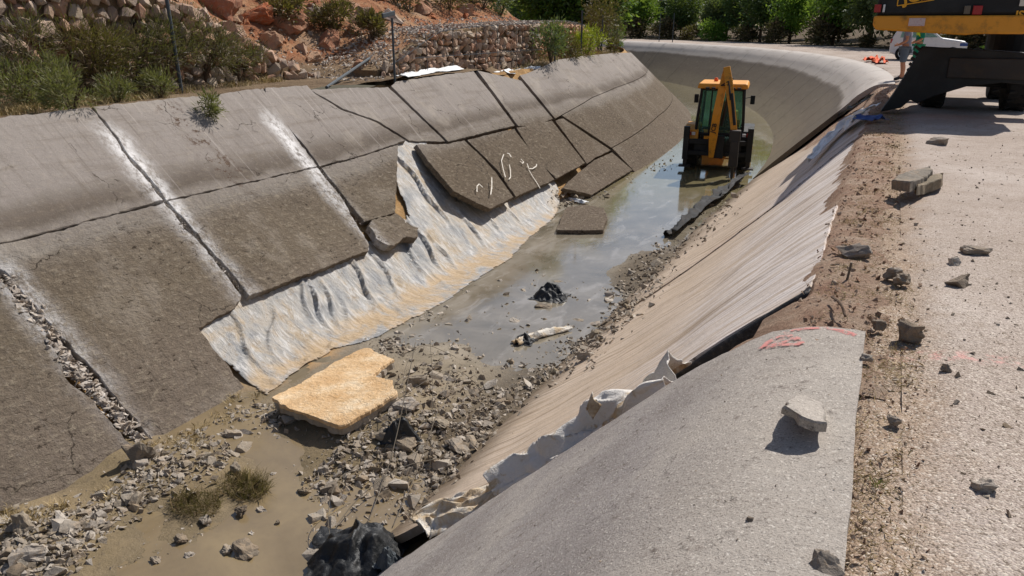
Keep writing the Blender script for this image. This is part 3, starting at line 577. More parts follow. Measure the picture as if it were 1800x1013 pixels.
def scatter_mesh(items, protos):
    """items: (location, size, rotation euler) -> one joined mesh"""
    V = []; F = []
    data = [([v.co.copy() for v in p.vertices], [tuple(f.vertices) for f in p.polygons]) for p in protos]
    for i, (loc, s_, ro) in enumerate(items):
        vs, fs = data[i % len(data)]; m_ = Matrix.LocRotScale(Vector(loc), Quaternion(Vector((math.sin(ro[0]), math.cos(ro[1]), math.sin(ro[2]))).normalized() if True else None, ro[2]), Vector((s_, s_, s_))); b = len(V)
        V += [m_ @ v for v in vs]; F += [tuple(b + k for k in f) for f in fs]
    return mesh_from(V, F)
def inpoly(x, y, P):
    c = False; j = len(P) - 1
    for i in range(len(P)):
        if (P[i][1] > y) != (P[j][1] > y) and x < (P[j][0] - P[i][0]) * (y - P[i][1]) / (P[j][1] - P[i][1]) + P[i][0]: c = not c
        j = i
    return c
def pick(P, r):
    xs = [p[0] for p in P]; ys = [p[1] for p in P]
    while True:
        x, y = r.uniform(min(xs), max(xs)), r.uniform(min(ys), max(ys))
        if inpoly(x, y, P): return x, y
# ---- white membrane on the left bank
mem = [(345, 585), (352, 560), (430, 505), (560, 460), (660, 420), (720, 380), (690, 300), (694, 240), (745, 245), (770, 290), (830, 345), (900, 345), (975, 318), (985, 350), (978, 378), (930, 418), (895, 455), (830, 495), (775, 535), (700, 572), (640, 600), (590, 612), (540, 640), (500, 668), (470, 696), (440, 668), (402, 640)]
def mem_base(X, Y):
    pz = LF.z + (X - LF.x) * LA.z / LA.x - .10; bz_ = max(bed_z(X, Y), BED) + .014; d = pz - bz_
    return max(pz, bz_) + .06 * math.exp(-(d / .09) ** 2)
mp = [(q.x, q.y) for q in (hit(x, y, mem_base) for x, y in mem)]
ds = .032; V = []; idx = {}; F = []
folds = [(q.x, q.y, an, ln, h) for q, an, ln, h in ((hit(px, py, mem_base), an, ln, h) for px, py, an, ln, h in ((560, 540, 2.7, .7, .06), (585, 545, 2.65, .6, .06), (535, 520, 2.6, .5, .05), (610, 560, 2.5, .5, .05), (600, 592, 1.9, .8, .08), (560, 622, 1.8, .8, .08), (520, 655, 1.9, .7, .06), (690, 500, 2.8, .8, .06), (760, 450, 2.8, 1.0, .07), (800, 470, 2.85, .9, .06), (720, 440, 2.75, .8, .05), (850, 430, 2.8, .8, .06), (880, 410, 2.9, .7, .05), (740, 330, 2.95, .9, .09), (430, 600, 2.8, .7, .05), (480, 580, 2.3, .6, .05), (660, 550, 2.6, .6, .05), (920, 400, 2.85, .6, .05), (640, 500, 2.8, .8, .06), (700, 545, 2.7, .7, .05), (780, 500, 2.7, .7, .05)))]
def mem_z(X, Y):
    o = .035 * fbm(X * 1.2, Y * .9, 3) + .016 * fbm(X * 2.0, Y * 4.6, 7)
    for fx, fy, an, ln, h in folds:
        dx, dy = X - fx, Y - fy; u = dx * math.cos(an) + dy * math.sin(an)
        if abs(u) > ln: continue
        v = -dx * math.sin(an) + dy * math.cos(an) + .05 * math.sin(u * 7)
        if abs(v) < .25: k = 1 - (u / ln) ** 2; o += 1.8 * h * k * math.exp(-(v / (.03 if v > 0 else .06)) ** 2) - h * .4 * k * math.exp(-((v - .08) / .05) ** 2)
    b_ = mem_base(X, Y); return b_ + max(-.008, min(.12, o * (.12 + .88 * ss(-2.97, -2.70, b_))))
x0_, x1_ = min(p[0] for p in mp), max(p[0] for p in mp); y0_, y1_ = min(p[1] for p in mp), max(p[1] for p in mp)
def vid(i, j):
    if (i, j) not in idx: idx[(i, j)] = len(V); X, Y = x0_ + i * ds, y0_ + j * ds; V.append((X, Y, mem_z(X, Y)))
    return idx[(i, j)]
for i in range(int((x1_ - x0_) / ds)):
    for j in range(int((y1_ - y0_) / ds)):
        X, Y = x0_ + (i + .5) * ds, y0_ + (j + .5) * ds
        if inpoly(X + .04 * fbm(X * 4, Y * 4, 1), Y + .06 * fbm(X * 4, Y * 4, 9), mp): F.append((vid(i, j), vid(i + 1, j), vid(i + 1, j + 1), vid(i, j + 1)))
me = mesh_from(V, F, True); mo = obj('membrane_sheet', me, M['plastic'], None, 'wrinkled dirty white plastic membrane exposed on the left bank below the broken slabs', 'plastic sheet')
md = mo.modifiers.new('thickness', 'SOLIDIFY'); md.thickness = .006; md.offset = -1
def cloth(name, pts, halfw, n_, label, mat, cat='cloth', fold=.05, seed=0, nu=150, nv=26, lift=.05, wid=None, al=1.0):
    """a bunched sheet laid along a line of points on a surface with normal n_"""
    pts = resample(chaikin(pts, 2), .02); nu = min(nu, len(pts) - 1); V = []
    for i in range(nu + 1):
        p = pts[int(i * (len(pts) - 1) / nu)]; q = pts[min(len(pts) - 1, int(i * (len(pts) - 1) / nu) + 6)]; q0 = pts[max(0, int(i * (len(pts) - 1) / nu) - 6)]
        t = (q - q0).normalized(); b = n_.cross(t).normalized(); hw = halfw * (wid(i / nu) if wid else 1) * (1 + .35 * fbm(i * .045, seed, 1))
        for j in range(nv + 1):
            v = j / nv * 2 - 1; u = i * .045 * al
            off = lift * (1 - v * v) + fold * (fbm(u * 1.3, v * 1.6 / al ** .6, seed, 2) + 1.0 * (.4 - abs(fbm(u * 1.5 + v * .9, v * 1.1 + u * .5, seed + 5, 2))) + .18 * fbm(u * 5, v * 4, seed + 7, 2)) * (.35 + .65 * (1 - v * v))
            V.append(p + b * (v * hw + .35 * hw * fbm(u * 1.2, v * 1.3, seed + 9)) + t * (.05 * fbm(u * 2, v * 2, seed + 3)) + n_ * max(.008, off))
    m_ = nv + 1; F = [(i * m_ + j, (i + 1) * m_ + j, (i + 1) * m_ + j + 1, i * m_ + j + 1) for i in range(nu) for j in range(nv)]
    o = obj(name, mesh_from(V, F, True), mat, None, label, cat)
    md = o.modifiers.new('thickness', 'SOLIDIFY'); md.thickness = .005; md.offset = -1
    return o
pz_ = lambda X, Y: max(psz(X), r0z(X, Y) - .14) if X < -.27 else 0
cloth('geotextile_sheet', [hit(x, y, pz_) - RN * .03 for x, y in ((1195, 662), (1150, 690), (1090, 722), (1045, 750), (1000, 783), (955, 812), (915, 838), (880, 862))], .28, RN, 'long white geotextile sheet bunched in the open joint of the right bank', M['clothw'], 'cloth', .15, 2, lift=.11, nu=220, nv=40, al=.5)
cloth('geotextile_sheet', [hit(x, y, pz_) - RN * .03 for x, y in ((890, 855), (850, 878), (810, 898), (770, 915), (745, 935))], .26, RN, 'brown-stained geotextile fold hanging at the lower end of the open joint', M['cloth'], 'cloth', .15, 21, lift=.10, nu=110, nv=40, al=.6)
cloth('geotextile_scrap', [R(1045, 735, .02), R(1058, 712, .06)], .07, RN, 'small peaked scrap of tan geotextile above the white bunched sheet', M['cloth'], 'cloth', .04, 5, nu=16, nv=12, lift=.08)
# white sheet over the right lip, with its blue tail
cloth('plastic_sheet', [R(x, y, -.05) for x, y in ((1518, 205), (1495, 212), (1470, 235), (1448, 258), (1425, 284))], .30, RN, 'crumpled white plastic sheet draped over the right lip beside the excavator blade', M['white'], 'plastic sheet', .09, 31, nu=80, wid=lambda t: 1.15 - t)
cloth('blue_tarpaulin', [atz(1512, 208, .02), atz(1530, 210, .02), atz(1548, 212, .02)], .22, Vector((0, 0, 1)), 'small blue tarpaulin lying on the verge in front of the excavator blade', M['blue'], 'tarpaulin', .08, 41, nu=30, nv=14)
# black sheets
def heap(name, c, rx, ry, h, mat, label, cat, seed, rot=0, n=54):
    V = []; F = []
    for i in range(n + 1):
        for j in range(n + 1):
            u, v = i / n * 2 - 1, j / n * 2 - 1; r_ = min(1, math.hypot(u, v)); k = 1 + .28 * fbm(math.atan2(v, u) * 1.4, seed, 2)
            x, y = u * rx * k, v * ry * k; a = fbm(u * 1.05, v * 1.05, seed, 2); b = .5 - abs(fbm(u * 1.5 + a * .6, v * 1.5, seed + 4, 2)); z = h * (1 - r_ ** 2) * (.42 + .45 * a + .55 * b) + .03 * (.4 - abs(fbm(u * 3.2, v * 3.2, seed + 2, 2)))
            V.append((c.x + x * math.cos(rot) - y * math.sin(rot), c.y + x * math.sin(rot) + y * math.cos(rot), c.z + max(-.03, z)))
    F = [(i * (n + 1) + j, (i + 1) * (n + 1) + j, (i + 1) * (n + 1) + j + 1, i * (n + 1) + j + 1) for i in range(n) for j in range(n)]
    return obj(name, mesh_from(V, F, True), mat, None, label, cat)
heap('black_plastic_sheet', atz(628, 985, BED + .05), .42, .40, .46, M['black'], 'large crumpled black plastic sheet in the foreground at the foot of the right bank', 'plastic sheet', 3, .4)
heap('grey_plastic_bag', atz(685, 992, BED + .2), .11, .10, .22, M['post'], 'small shiny grey plastic bag beside the large black sheet', 'bag', 8)
heap('black_plastic_bag', atz(968, 522, BED), .30, .28, .36, M['black'], 'black plastic bag sticking out of the shallow water in mid canal', 'bag', 12)
heap('black_plastic_scrap', atz(922, 600, BED), .15, .18, .20, M['black'], 'small dark plastic hump in the water beside the tan cloth strip', 'plastic sheet', 15)
heap('black_plastic_flap', atz(700, 770, BED + .15),   .22, .14, .34, M['black'], 'torn black plastic flap standing in the central rubble', 'plastic sheet', 17, .5)
cloth('black_liner_flap', [R(x, y, -.16) for x, y in ((1388, 263), (1420, 240), (1460, 214), (1500, 190), (1535, 168))], .12, RN, 'black liner edge showing in the far open joint of the right bank', M['black'], 'plastic sheet', .08, 55, nu=120, lift=.05)
cloth('tan_cloth_strip', [atz(x, y, BED + .01) for x, y in ((905, 606), (940, 592), (975, 584), (1000, 578))], .09, Vector((0, 0, 1)), 'twisted tan cloth strip lying in the shallow water', M['cloth'], 'cloth', .09, 61, nu=60, nv=12)
cloth('white_plastic_strip', [atz(x, y, BED + .04) for x, y in ((1000, 352), (1015, 354), (1032, 358))], .10, Vector((0, 0, 1)), 'small white plastic strip on the rubble beside the flat slab in the water', M['white'], 'plastic sheet', .06, 63, nu=30, nv=10)
heap('grey_rag', L(818, 352, .02), .22, .22, .30, M['wire'], 'ragged brown root and rag clump hanging at the tip of the raised slab', 'rag', 23)
# ---- loose slabs
def child_slab(par, name, P, n, mat, **k): return slab(name, [p - par.location for p in P], n, mat, par, **k)
def two_layer(c, label, off):
    ts = empty('overturned_slab', label, 'concrete slab', c[0]); nn = (c[2] - c[0]).cross(c[4] - c[0]).normalized(); nn = nn if nn.z > 0 else -nn; cc = sum(c, Vector()) / len(c)
    child_slab(ts, 'ochre_face', c, nn, M['tan'], thick=.05, jag=.03, seg=.03)
    child_slab(ts, 'concrete_body', [p - nn * .052 + (cc - p).normalized() * .02 for p in c], nn, M['rubble'], thick=off, jag=.04, seg=.04)
two_layer([atz(478, 698, -2.78), atz(508, 719, -2.76), atz(600, 748, -2.70), atz(650, 722, -2.64), atz(698, 690, -2.58), atz(690, 668, -2.60), atz(655, 660, -2.66), atz(668, 646, -2.68), atz(692, 630, -2.68), atz(640, 611, -2.76), atz(604, 628, -2.80), atz(560, 654, -2.82), atz(530, 674, -2.80)], 'large overturned slab with ochre face lying on rubble at the foot of the membrane', .09)
c = [atz(x, y, -2.90) for x, y in ((978, 404), (986, 384), (996, 364), (1030, 360), (1062, 366), (1068, 384), (1060, 404), (1020, 405))]
slab('flat_slab', c, Vector((0, 0, 1)), M['left'], None, .10, .03, .1, 'flat brown slab lying in the water at the end of the membrane', 'concrete slab')
c = [L(648, 398, .10), L(655, 386, .10), L(700, 377, .10), L(712, 392, .12), L(736, 400, .14), L(734, 418, .15), L(712, 418, .16), L(686, 431, .16), L(668, 424, .15)]
slab('broken_block', c, LN, M['left'], None, .16, .05, .04, 'thick brown broken block resting on the membrane below the cut slab', 'concrete block')
# near slab fragment standing on the concrete, and named stones
fr = hit(1420, 762, r0z)
b = bmesh.new()
def frag(name, P, n, th, label, mat=None): return slab(name, P, n, mat or M['rubble'], None, th, .02, .035, label, 'concrete fragment')
q = fr + Vector((0, 0, .0)); e1 = (atz(1450, 765, fr.z) - atz(1385, 722, fr.z)); 
fz = fr.z
frag('concrete_fragment', [atz(x, y, fz + dz) for x, y, dz in ((1376, 712, .13), (1400, 722, .125), (1408, 733, .12), (1432, 742, .11), (1455, 744, .10), (1452, 726, .06), (1444, 706, .03), (1415, 694, .04), (1388, 700, .08))], Vector((.15, -.25, 1)), .045, 'slab-like concrete fragment tilted up on the near slab, casting a dark shadow', M['near'])
def ground_any(px, py):
    p = atz(px, py, 0.0)
    return p if p.x > .09 else hit(px, py, r0z)
named = [  # px, py, size, shape, label
 (1500, 447, .30, (1, .45, .38), 'long grey concrete chunk on the broken lip of the right bank'),
 (1712, 447, .24, (1, .5, .40), 'brown elongated chunk farthest right on the road'),
 (1676, 466, .095, (1, .8, .9), 'small dark round stone left of the elongated chunk on the road'),
 (1686, 502, .17, (1, .8, .65), 'pale angular chunk on the road below the small dark stone'),
 (1597, 592, .16, (.9, .7, 1), 'dark brown angular stone near the pink line on the road edge'),
 (1728, 862, .085, (1, .8, .75), 'small grey stone alone on the road in the lower right'),
 (1648, 255, .30, (1, .7, .5), 'dark stone on the road in front of the excavator shadow'),
 (1570, 487, .14, (1, .8, .7), 'grey stone among the verge soil beyond the thin stake'),
 (1585, 497, .12, (1, .8, .7), 'second grey stone of the pair on the verge soil'),
 (1572, 742, .07, (1, .7, .6), 'small brown flat stone on the verge opposite the tilted fragment'),
 (1450, 1000, .12, (1, .8, .5), 'broken concrete corner piece at the bottom edge of the near slab'),
 (1317, 915, .028, (1, .8, .7), 'tiny dark pebble on the lower part of the near slab'),
 (1546, 576, .10, (1, .7, .6), 'pale stone at the end of the pink line'),
 (1522, 632, .07, (1, .8, .6), 'grey stone at the far corner of the near slab'),
 (1665, 650, .06, (1, .8, .7), 'small dark stone on the road right of the near slab corner'),
]
for i, (px, py, s_, ax, lab) in enumerate(named):
    p = ground_any(px, py); me = hull_rock(300 + i, ax, 16, .6, .20, 3)
    obj('stone', me, M['vstone'], None, lab, 'stone', None, None, p + Vector((0, 0, s_ * ax[2] * .24)), (rn.uniform(-.15, .15), rn.uniform(-.15, .15), rn.uniform(-.4, .4)), s_)
for k, (P, lab) in enumerate((([(1567, 316), (1590, 303), (1635, 292), (1640, 298), (1625, 312), (1600, 320)], 'long broken concrete plate leaning on the verge stones by the road'), ([(1608, 318), (1640, 306), (1657, 304), (1655, 314), (1630, 324), (1612, 326)], 'smaller broken plate in front of the long one by the road'))):
    c = [atz(x, y, .16 - .05 * k + .04 * (i % 2)) for i, (x, y) in enumerate(P)]; frag('concrete_plate', c, Vector((-.1, -.2, 1)), .10, lab)
# ---- stones in the bed singled out by eye
bedstones = [(430, 972, .33, (1, .7, .5), 'largest pale stone with an ochre top in the tan puddle'), (398, 968, .14, (1, .8, .7), 'small stone touching the largest one in the tan puddle'), (362, 915, .17, (1, .6, .6), 'angular grey stone in the middle of the tan puddle'), (425, 900, .18, (1, .7, .7), 'dark-sided stone at the near edge of the dry grass tuft'), (462, 897, .14, (1, .7, .6), 'brown stone to the right of the dry grass tuft'), (318, 946, .13, (1, .8, .8), 'pointed stone in the tan puddle left of the largest one'), (334, 977, .12, (1, .8, .7), 'triangular stone low in the tan puddle'), (275, 984, .11, (1, .8, .8), 'small stone leftmost in the tan puddle'), (537, 862, .17, (1, .7, .6), 'rounded grey stone alone at the right of the dry grass tuft'), (442, 937, .08, (1, .8, .7), 'tiny stone between the two largest in the tan puddle'), (415, 825, .16, (.9, .8, 1), 'upright pale stone behind the dry grass tuft'), (568, 825, .15, (1, .7, .6), 'grey stone at the puddle edge below the ochre slab'), (488, 920, .09, (.8, .8, 1), 'little upright stone on the right side of the puddle'), (480, 832, .08, (1, .8, .7), 'small stone right above the dry grass tuft'), (925, 512, .34, (1, .35, .16), 'flat grey stone in the shallow water left of the black bag'), (985, 495, .30, (1, .5, .25), 'low dark stone in the water behind the black bag'), (955, 538, .36, (1, .6, .35), 'brown stone at the near side of the black bag'), (1015, 562, .24, (1, .5, .3), 'flat stone in the water near the right bank'), (905, 563, .22, (1, .7, .35), 'brown stone in the middle of the shallow water'), (800, 610, .16, (1, .7, .5), 'dark stone in the shallow water near the pale plates'), (640, 748, .0, (1, 1, 1), ''), (735, 672, .40, (1, .55, .5), 'big angular block behind the ochre slab'), (710, 712, .42, (1, .6, .35), 'large flat grey block right of the ochre slab'), (695, 775, .55, (1, .55, .3), 'long slanted grey plate in the centre of the rubble'), (770, 745, .32, (1, .7, .5), 'angular block in the central rubble below the wires'), (805, 785, .36, (1, .6, .35), 'flat block at the foot of the right bank in the central rubble'), (245, 805, .34, (.9, .8, 1), 'pale chunk broken off the lower end of the wide joint'), (408, 765, .30, (1, .5, .45), 'long pale stone in the rubble at the foot of the left bank'), (60, 975, .28, (1, .7, .6), 'pale chunk with pink paint in the lower left corner'), (40, 925, .26, (.8, .7, 1), 'broken white chunk at the lower left edge')]
for i, (px, py, s_, ax, lab) in enumerate(bedstones):
    if not s_: continue
    p = hit(px, py + 4, bed_z); me = hull_rock(400 + i, ax, 16, .55, .20, 3)
    obj('stone', me, M['rubble'], None, lab, 'stone', None, None, p + Vector((0, 0, s_ * ax[2] * .20)), (rn.uniform(-.2, .2), rn.uniform(-.2, .2), rn.uniform(-.6, .6)), s_)
# ---- rubble zones: the largest pieces one by one, the small stuff as one mass
def left_surf(X, Y):
    zb = bed_z(X, Y) if Y < L0 else BED
    if X > LF.x + .1: return zb
    return max(zb, LF.z + (X - LF.x) * LA.z / LA.x - .05)
def any_z(X, Y):
    if X > -3.9: return max(bed_z(X, Y), psz(X) if 4.5 < Y < 24 else r0z(X, Y) - .2)
    return left_surf(X, Y)
cloth('black_liner_roll', [hit(x, y, any_z) + Vector((0, 0, .06)) for x, y in ((1178, 420), (1200, 400), (1218, 392), (1238, 366), (1262, 358), (1282, 336), (1312, 316))], .20, RN, 'rolled up black liner sheet at the foot of the right bank near the digger', M['liner'], 'plastic sheet', .20, 51, nu=110, lift=.10)
zones = [
 ('grey concrete lump in the rubble along the foot of the near left slabs', 'rubble at the foot of the left bank', 78, (.07, .24), [(0, 1013), (0, 905), (105, 895), (205, 862), (235, 790), (285, 785), (400, 735), (445, 700), (500, 712), (520, 745), (450, 780), (400, 815), (310, 860), (215, 915), (170, 950), (110, 1013)]),
 ('angular grey lump in the rubble heap in the centre of the bed', 'rubble heap in the centre of the bed', 92, (.06, .26), [(545, 830), (600, 770), (690, 700), (700, 655), (760, 645), (900, 690), (930, 700), (850, 745), (790, 810), (730, 870), (690, 905), (560, 985), (520, 1000), (560, 900)]),
 ('dark lump in the rubble strip along the foot of the right bank', 'rubble strip along the right bank', 84, (.07, .26), [(930, 690), (850, 770), (770, 850), (715, 915), (700, 900), (790, 800), (905, 680), (990, 600), (1060, 530), (1130, 455), (1185, 400), (1240, 355), (1275, 330), (1298, 345), (1228, 415), (1160, 490), (1100, 555), (1035, 630)]),
 ('brown lump in the rubble along the lower edge of the membrane', 'rubble along the membrane edge', 30, (.06, .2), [(660, 610), (740, 560), (800, 520), (830, 515), (815, 535), (760, 570), (720, 600), (690, 625)]),
 ('grey lump lying in the shallow water in mid canal', 'stones in the shallow water', 26, (.07, .22), [(700, 620), (800, 540), (900, 470), (1000, 470), (1040, 520), (1000, 590), (900, 650), (800, 660)]),
 ('dark lump in the debris at the foot of the far left slabs', 'debris below the far left slabs', 22, (.08, .25), [(985, 345), (1045, 340), (1110, 310), (1150, 292), (1175, 285), (1170, 296), (1110, 325), (1065, 350), (1000, 365)]),
]
zi = 0; small = []
for lab, grp, n, (a, bb), P in zones:
    for k in range(n):
        px, py = pick(P, rn); p = hit(px, py, any_z); s_ = 1.12 * (a + (bb - a) * rn.random() ** 1.9); zi += 1
        obj('rubble_stone', ROCKS[zi % len(ROCKS)], M['rubble'], None, lab, 'stone', grp, None, p + Vector((0, 0, s_ * .05)), rot_rand(rn, .7), s_)
    for k in range(n * 50):
        px, py = pick(P, rn); px += rn.gauss(0, 14); py += rn.gauss(0, 9); p = hit(px, py, any_z, n=220); small.append((p + Vector((0, 0, .004)), .014 + .13 * rn.random() ** 3.2, rot_rand(rn)))
for k in range(700):
    px, py = pick([(180, 1010), (330, 870), (520, 760), (760, 620), (850, 520), (1010, 400), (1180, 320), (1230, 330), (1000, 590), (850, 740), (520, 1010)], rn); p = hit(px, py, any_z, n=220); small.append((p, rn.uniform(.012, .05) * (1.4 if rn.random() < .12 else 1), rot_rand(rn)))
crumbs = []
for a_, b_ in zip([(8, 488), (70, 562), (112, 632), (145, 665), (190, 710), (245, 775)], [(70, 562), (112, 632), (145, 665), (190, 710), (245, 775), (255, 800)]):
    for k in range(210):
        t = rn.random(); crumbs.append((L(a_[0] + (b_[0] - a_[0]) * t + rn.gauss(0, 9), a_[1] + (b_[1] - a_[1]) * t + rn.gauss(0, 4), -.04 + .03 * rn.random()), .025 + .14 * rn.random() ** 2.2, rot_rand(rn)))
for cx in ([(175, 207), (205, 243), (227, 278), (257, 311), (290, 356), (332, 403), (373, 450), (428, 515)], [(469, 186), (504, 222), (538, 263), (562, 296), (602, 349), (645, 425)]):
    for a_, b_ in zip(cx, cx[1:]):
        for k in range(55):
            t = rn.random(); crumbs.append((L(a_[0] + (b_[0] - a_[0]) * t + rn.gauss(0, 3), a_[1] + (b_[1] - a_[1]) * t, -.035), .012 + .05 * rn.random() ** 2, rot_rand(rn)))
obj('joint_crumbs', scatter_mesh(crumbs, CHIPS), M['whitestone'], lb, kind='stuff')
obj('rubble', scatter_mesh(small, CHIPS), M['rubble_i'], None, 'fine broken rubble and gravel strewn over the canal bed', 'rubble', None, 'stuff')
# road pebbles, verge clods
peb = []
for k in range(11000):
    l = -.5 + 15.5 * rn.random() ** 1.6; w = rn.uniform(.1, 3.6) if l < 7 else rn.uniform(.1, 5.5)
    peb.append((Vector((w, l, (rz(w, l) if w > .4 else tz(w, l) + .0) + .001)), .005 + .018 * rn.random() ** 3 + (.022 if rn.random() < .04 else 0), rot_rand(rn)))
for k in range(420):
    l = .3 + 12 * rn.random() ** 1.5; w = rn.uniform(.12, 3.2); peb.append((Vector((w, l, .006)), rn.uniform(.018, .05), rot_rand(rn)))
for k in range(600):
    w = rn.uniform(-1.4, .05); l = rn.uniform(.8, 4.0); peb.append((Vector((w, l, r0z(w, l) + .003)), .004 + .010 * rn.random() ** 3, rot_rand(rn)))
obj('road_pebbles', scatter_mesh(peb, CHIPS), M['roadstone'], None, 'loose pebbles strewn over the road and verge', 'gravel', None, 'stuff')
cl = []
for k in range(3600):
    l = 4.15 + 20 * rn.random() ** 1.3; w = rn.uniform(-.30, .26) + (.12 if rn.random() < .3 else 0); cl.append((Vector((w, l, -.03 + .02 * rn.random() - (.06 if w < -.24 else 0))), .008 + .055 * rn.random() ** 4, rot_rand(rn)))
for k in range(900):
    l = rn.uniform(.5, 4.2); w = .1 + .28 * rn.random() ** 2; cl.append((Vector((w, l, -.012)), .008 + .022 * rn.random() ** 3, rot_rand(rn)))
obj('verge_clods', scatter_mesh(cl, CHIPS), M['clod'], None, 'crumbled reddish soil clods along the broken right lip', 'soil', None, 'stuff')
# ---- paint marks on concrete
def ribbon(name, pts, width, mat, parent, surf, lift=.004, closed=False):
    P = [surf(x, y) for x, y in pts]; P = resample(P, .03); V = []; F = []
    for i, p in enumerate(P):
        t = (P[min(i + 1, len(P) - 1)] - P[max(i - 1, 0)]).normalized(); n_ = LN if p.x < -5 else (Vector((-.3, 0, 1)) if p.z > -.15 else RN); b_ = n_.normalized().cross(t).normalized(); wd = width * (.6 + .6 * abs(fbm(i * .4, p.y * 3, 2)))
        V += [p + b_ * wd / 2 + n_.normalized() * lift, p - b_ * wd / 2 + n_.normalized() * lift]
    F = [(2 * i, 2 * i + 1, 2 * i + 3, 2 * i + 2) for i in range(len(P) - 1)]
    return obj(name, mesh_from(V, F), mat, parent)
r0s = lambda x, y: hit(x, y, r0z)
for pts, wd in ((((1338, 616), (1350, 604), (1368, 594), (1388, 592), (1402, 598), (1410, 606)), .05), (((1340, 612), (1372, 608), (1408, 607)), .05), (((1345, 615), (1378, 596)), .04), (((1355, 612), (1395, 597)), .04), (((1378, 588), (1400, 582), (1425, 579), (1455, 579), (1480, 584), (1505, 592)), .05)):
    ribbon('pink_paint_mark', pts, wd, M['pink'], near_slab, r0s, .007)
sq = lambda x, y: L(x, y, .15)
for pts in (((885, 272), (881, 283), (884, 298), (888, 312)), ((895, 290), (897, 302), (897, 312), (894, 316)), ((891, 270), (895, 271), (898, 277)), ((915, 280), (920, 285), (918, 288), (914, 284)), ((926, 288), (929, 297), (936, 297), (942, 293), (943, 289)), ((929, 299), (936, 311), (944, 323), (949, 332))):
    ribbon('chalk_mark', pts, .035, M['chalk'], lb, sq, .012)
for pts in (((838, 338), (838, 328), (842, 324), (848, 330)), ((862, 343), (864, 330), (864, 312))): ribbon('chalk_mark', pts, .035, M['chalk'], lb, lambda x, y: L(x, y, .27), .012)
# ---- wires and canes in the rubble
def wire(px, h=.0, r=.004, lab='', name='wire'):
    P = [hit(x, y, any_z) + Vector((0, 0, z)) for x, y, z in px]; mb = MB(); mb.tube(chaikin(P, 2), r, 5); return mb.build(name, M['wire'], None, smooth=True, label=lab, cat='wire')
wire([(640, 940, .02), (690, 830, .15), (720, 740, .5), (735, 700, .75)], 0, .005, 'pale cane rising from the black sheet through the central rubble', 'dry_cane')
wire([(690, 930, .02), (730, 870, .2), (770, 790, .45), (800, 720, .6)], 0, .0045, 'pale cane leaning right over the central rubble', 'dry_cane')
wire([(560, 985, .05), (620, 900, .12), (700, 850, .2), (770, 835, .2)], 0, .005, 'pale cane lying across the rubble above the black sheet', 'dry_cane')
wire([(720, 760, .02), (705, 690, .25), (740, 640, .35), (800, 650, .2)], 0, .0035, 'thin looping wire above the central rubble by the ochre slab')
wire([(630, 760, .02), (720, 735, .35), (800, 690, .4), (850, 690, .02)], 0, .0035, 'thin arched wire reaching toward the right bank')
wire([(755, 840, .02), (765, 760, .5), (760, 700, .8)], 0, .003, 'thin upright wire in the central rubble')
wire([(600, 1010, .02), (575, 960, .3), (600, 900, .45), (650, 870, .3)], 0, .0035, 'thin bent wire arching over the black sheet')
# thin stake on the verge
mb = MB(); p = atz(1489, 492, -.03); mb.tube([p, p + Vector((.01, .0, .12))], .008, 6); mb.build('iron_stake', M['wire'], None, label='thin rusty stake standing in the verge soil', cat='stake')
mb = MB(); mb.tube(chaikin([atz(1462, 522, .0), atz(1478, 532, .06), atz(1486, 556, .02)], 2), .008, 6); mb.build('dead_root', M['bark'], None, label='curved dead root on the broken lip near the stake', cat='root')

# black liner strip added over the slumped slab's cut edge to darken its shaded face
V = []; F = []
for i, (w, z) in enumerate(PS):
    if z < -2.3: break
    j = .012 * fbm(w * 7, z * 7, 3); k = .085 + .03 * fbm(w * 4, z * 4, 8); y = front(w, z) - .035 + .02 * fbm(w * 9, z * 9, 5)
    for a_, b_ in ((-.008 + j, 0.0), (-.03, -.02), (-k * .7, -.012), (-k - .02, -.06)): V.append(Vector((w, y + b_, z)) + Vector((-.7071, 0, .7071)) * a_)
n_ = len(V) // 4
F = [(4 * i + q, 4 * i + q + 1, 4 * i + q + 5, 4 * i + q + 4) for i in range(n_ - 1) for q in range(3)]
o_ = obj('shade_liner_edge', mesh_from(V, F, True), M['black'], None, 'ragged black liner strip standing in for the shaded slab edge along the open joint beside the near slab', 'plastic sheet'); md = o_.modifiers.new('thickness', 'SOLIDIFY'); md.thickness = .006
# ================================================================== walls, vegetation
rw = random.Random(23)
def inv(X, Y):
    if Y <= L0: return Y, X
    dx, dy = X + RC, Y - L0; t = math.atan2(dy, dx); return L0 + t * RC, math.hypot(dx, dy) - RC
def hill_xy(X, Y): l, w = inv(X, Y); return left_z(w, l) if w < -10.72 else -9
SW = empty('stone_wall', 'dry stone retaining wall behind the dark shrubs at the upper left', 'wall', (-12.95, 10, .3))
def core(par, name, l0, l1, x, thick, topf, mat, zb=.1, st=.3):
    V = []; F = []; n = int((l1 - l0) / st)
    for i in range(n + 1):
        l = l0 + (l1 - l0) * i / n
        for X, Z in ((x, zb), (x, topf(l) - .06), (x - thick, topf(l) - .06), (x - thick, zb)): V.append(path(l, X, Z) - par.location)
    for i in range(n):
        for k in range(4): F.append((i * 4 + k, i * 4 + (k + 1) % 4, (i + 1) * 4 + (k + 1) % 4, (i + 1) * 4 + k))
    F += [(0, 1, 2, 3), (n * 4 + 3, n * 4 + 2, n * 4 + 1, n * 4)]
    return obj(name, mesh_from(V, F), mat, par)
core(SW, 'wall_core', 5.2, 15.6, -13.02, .5, wall_top, M['bench'])
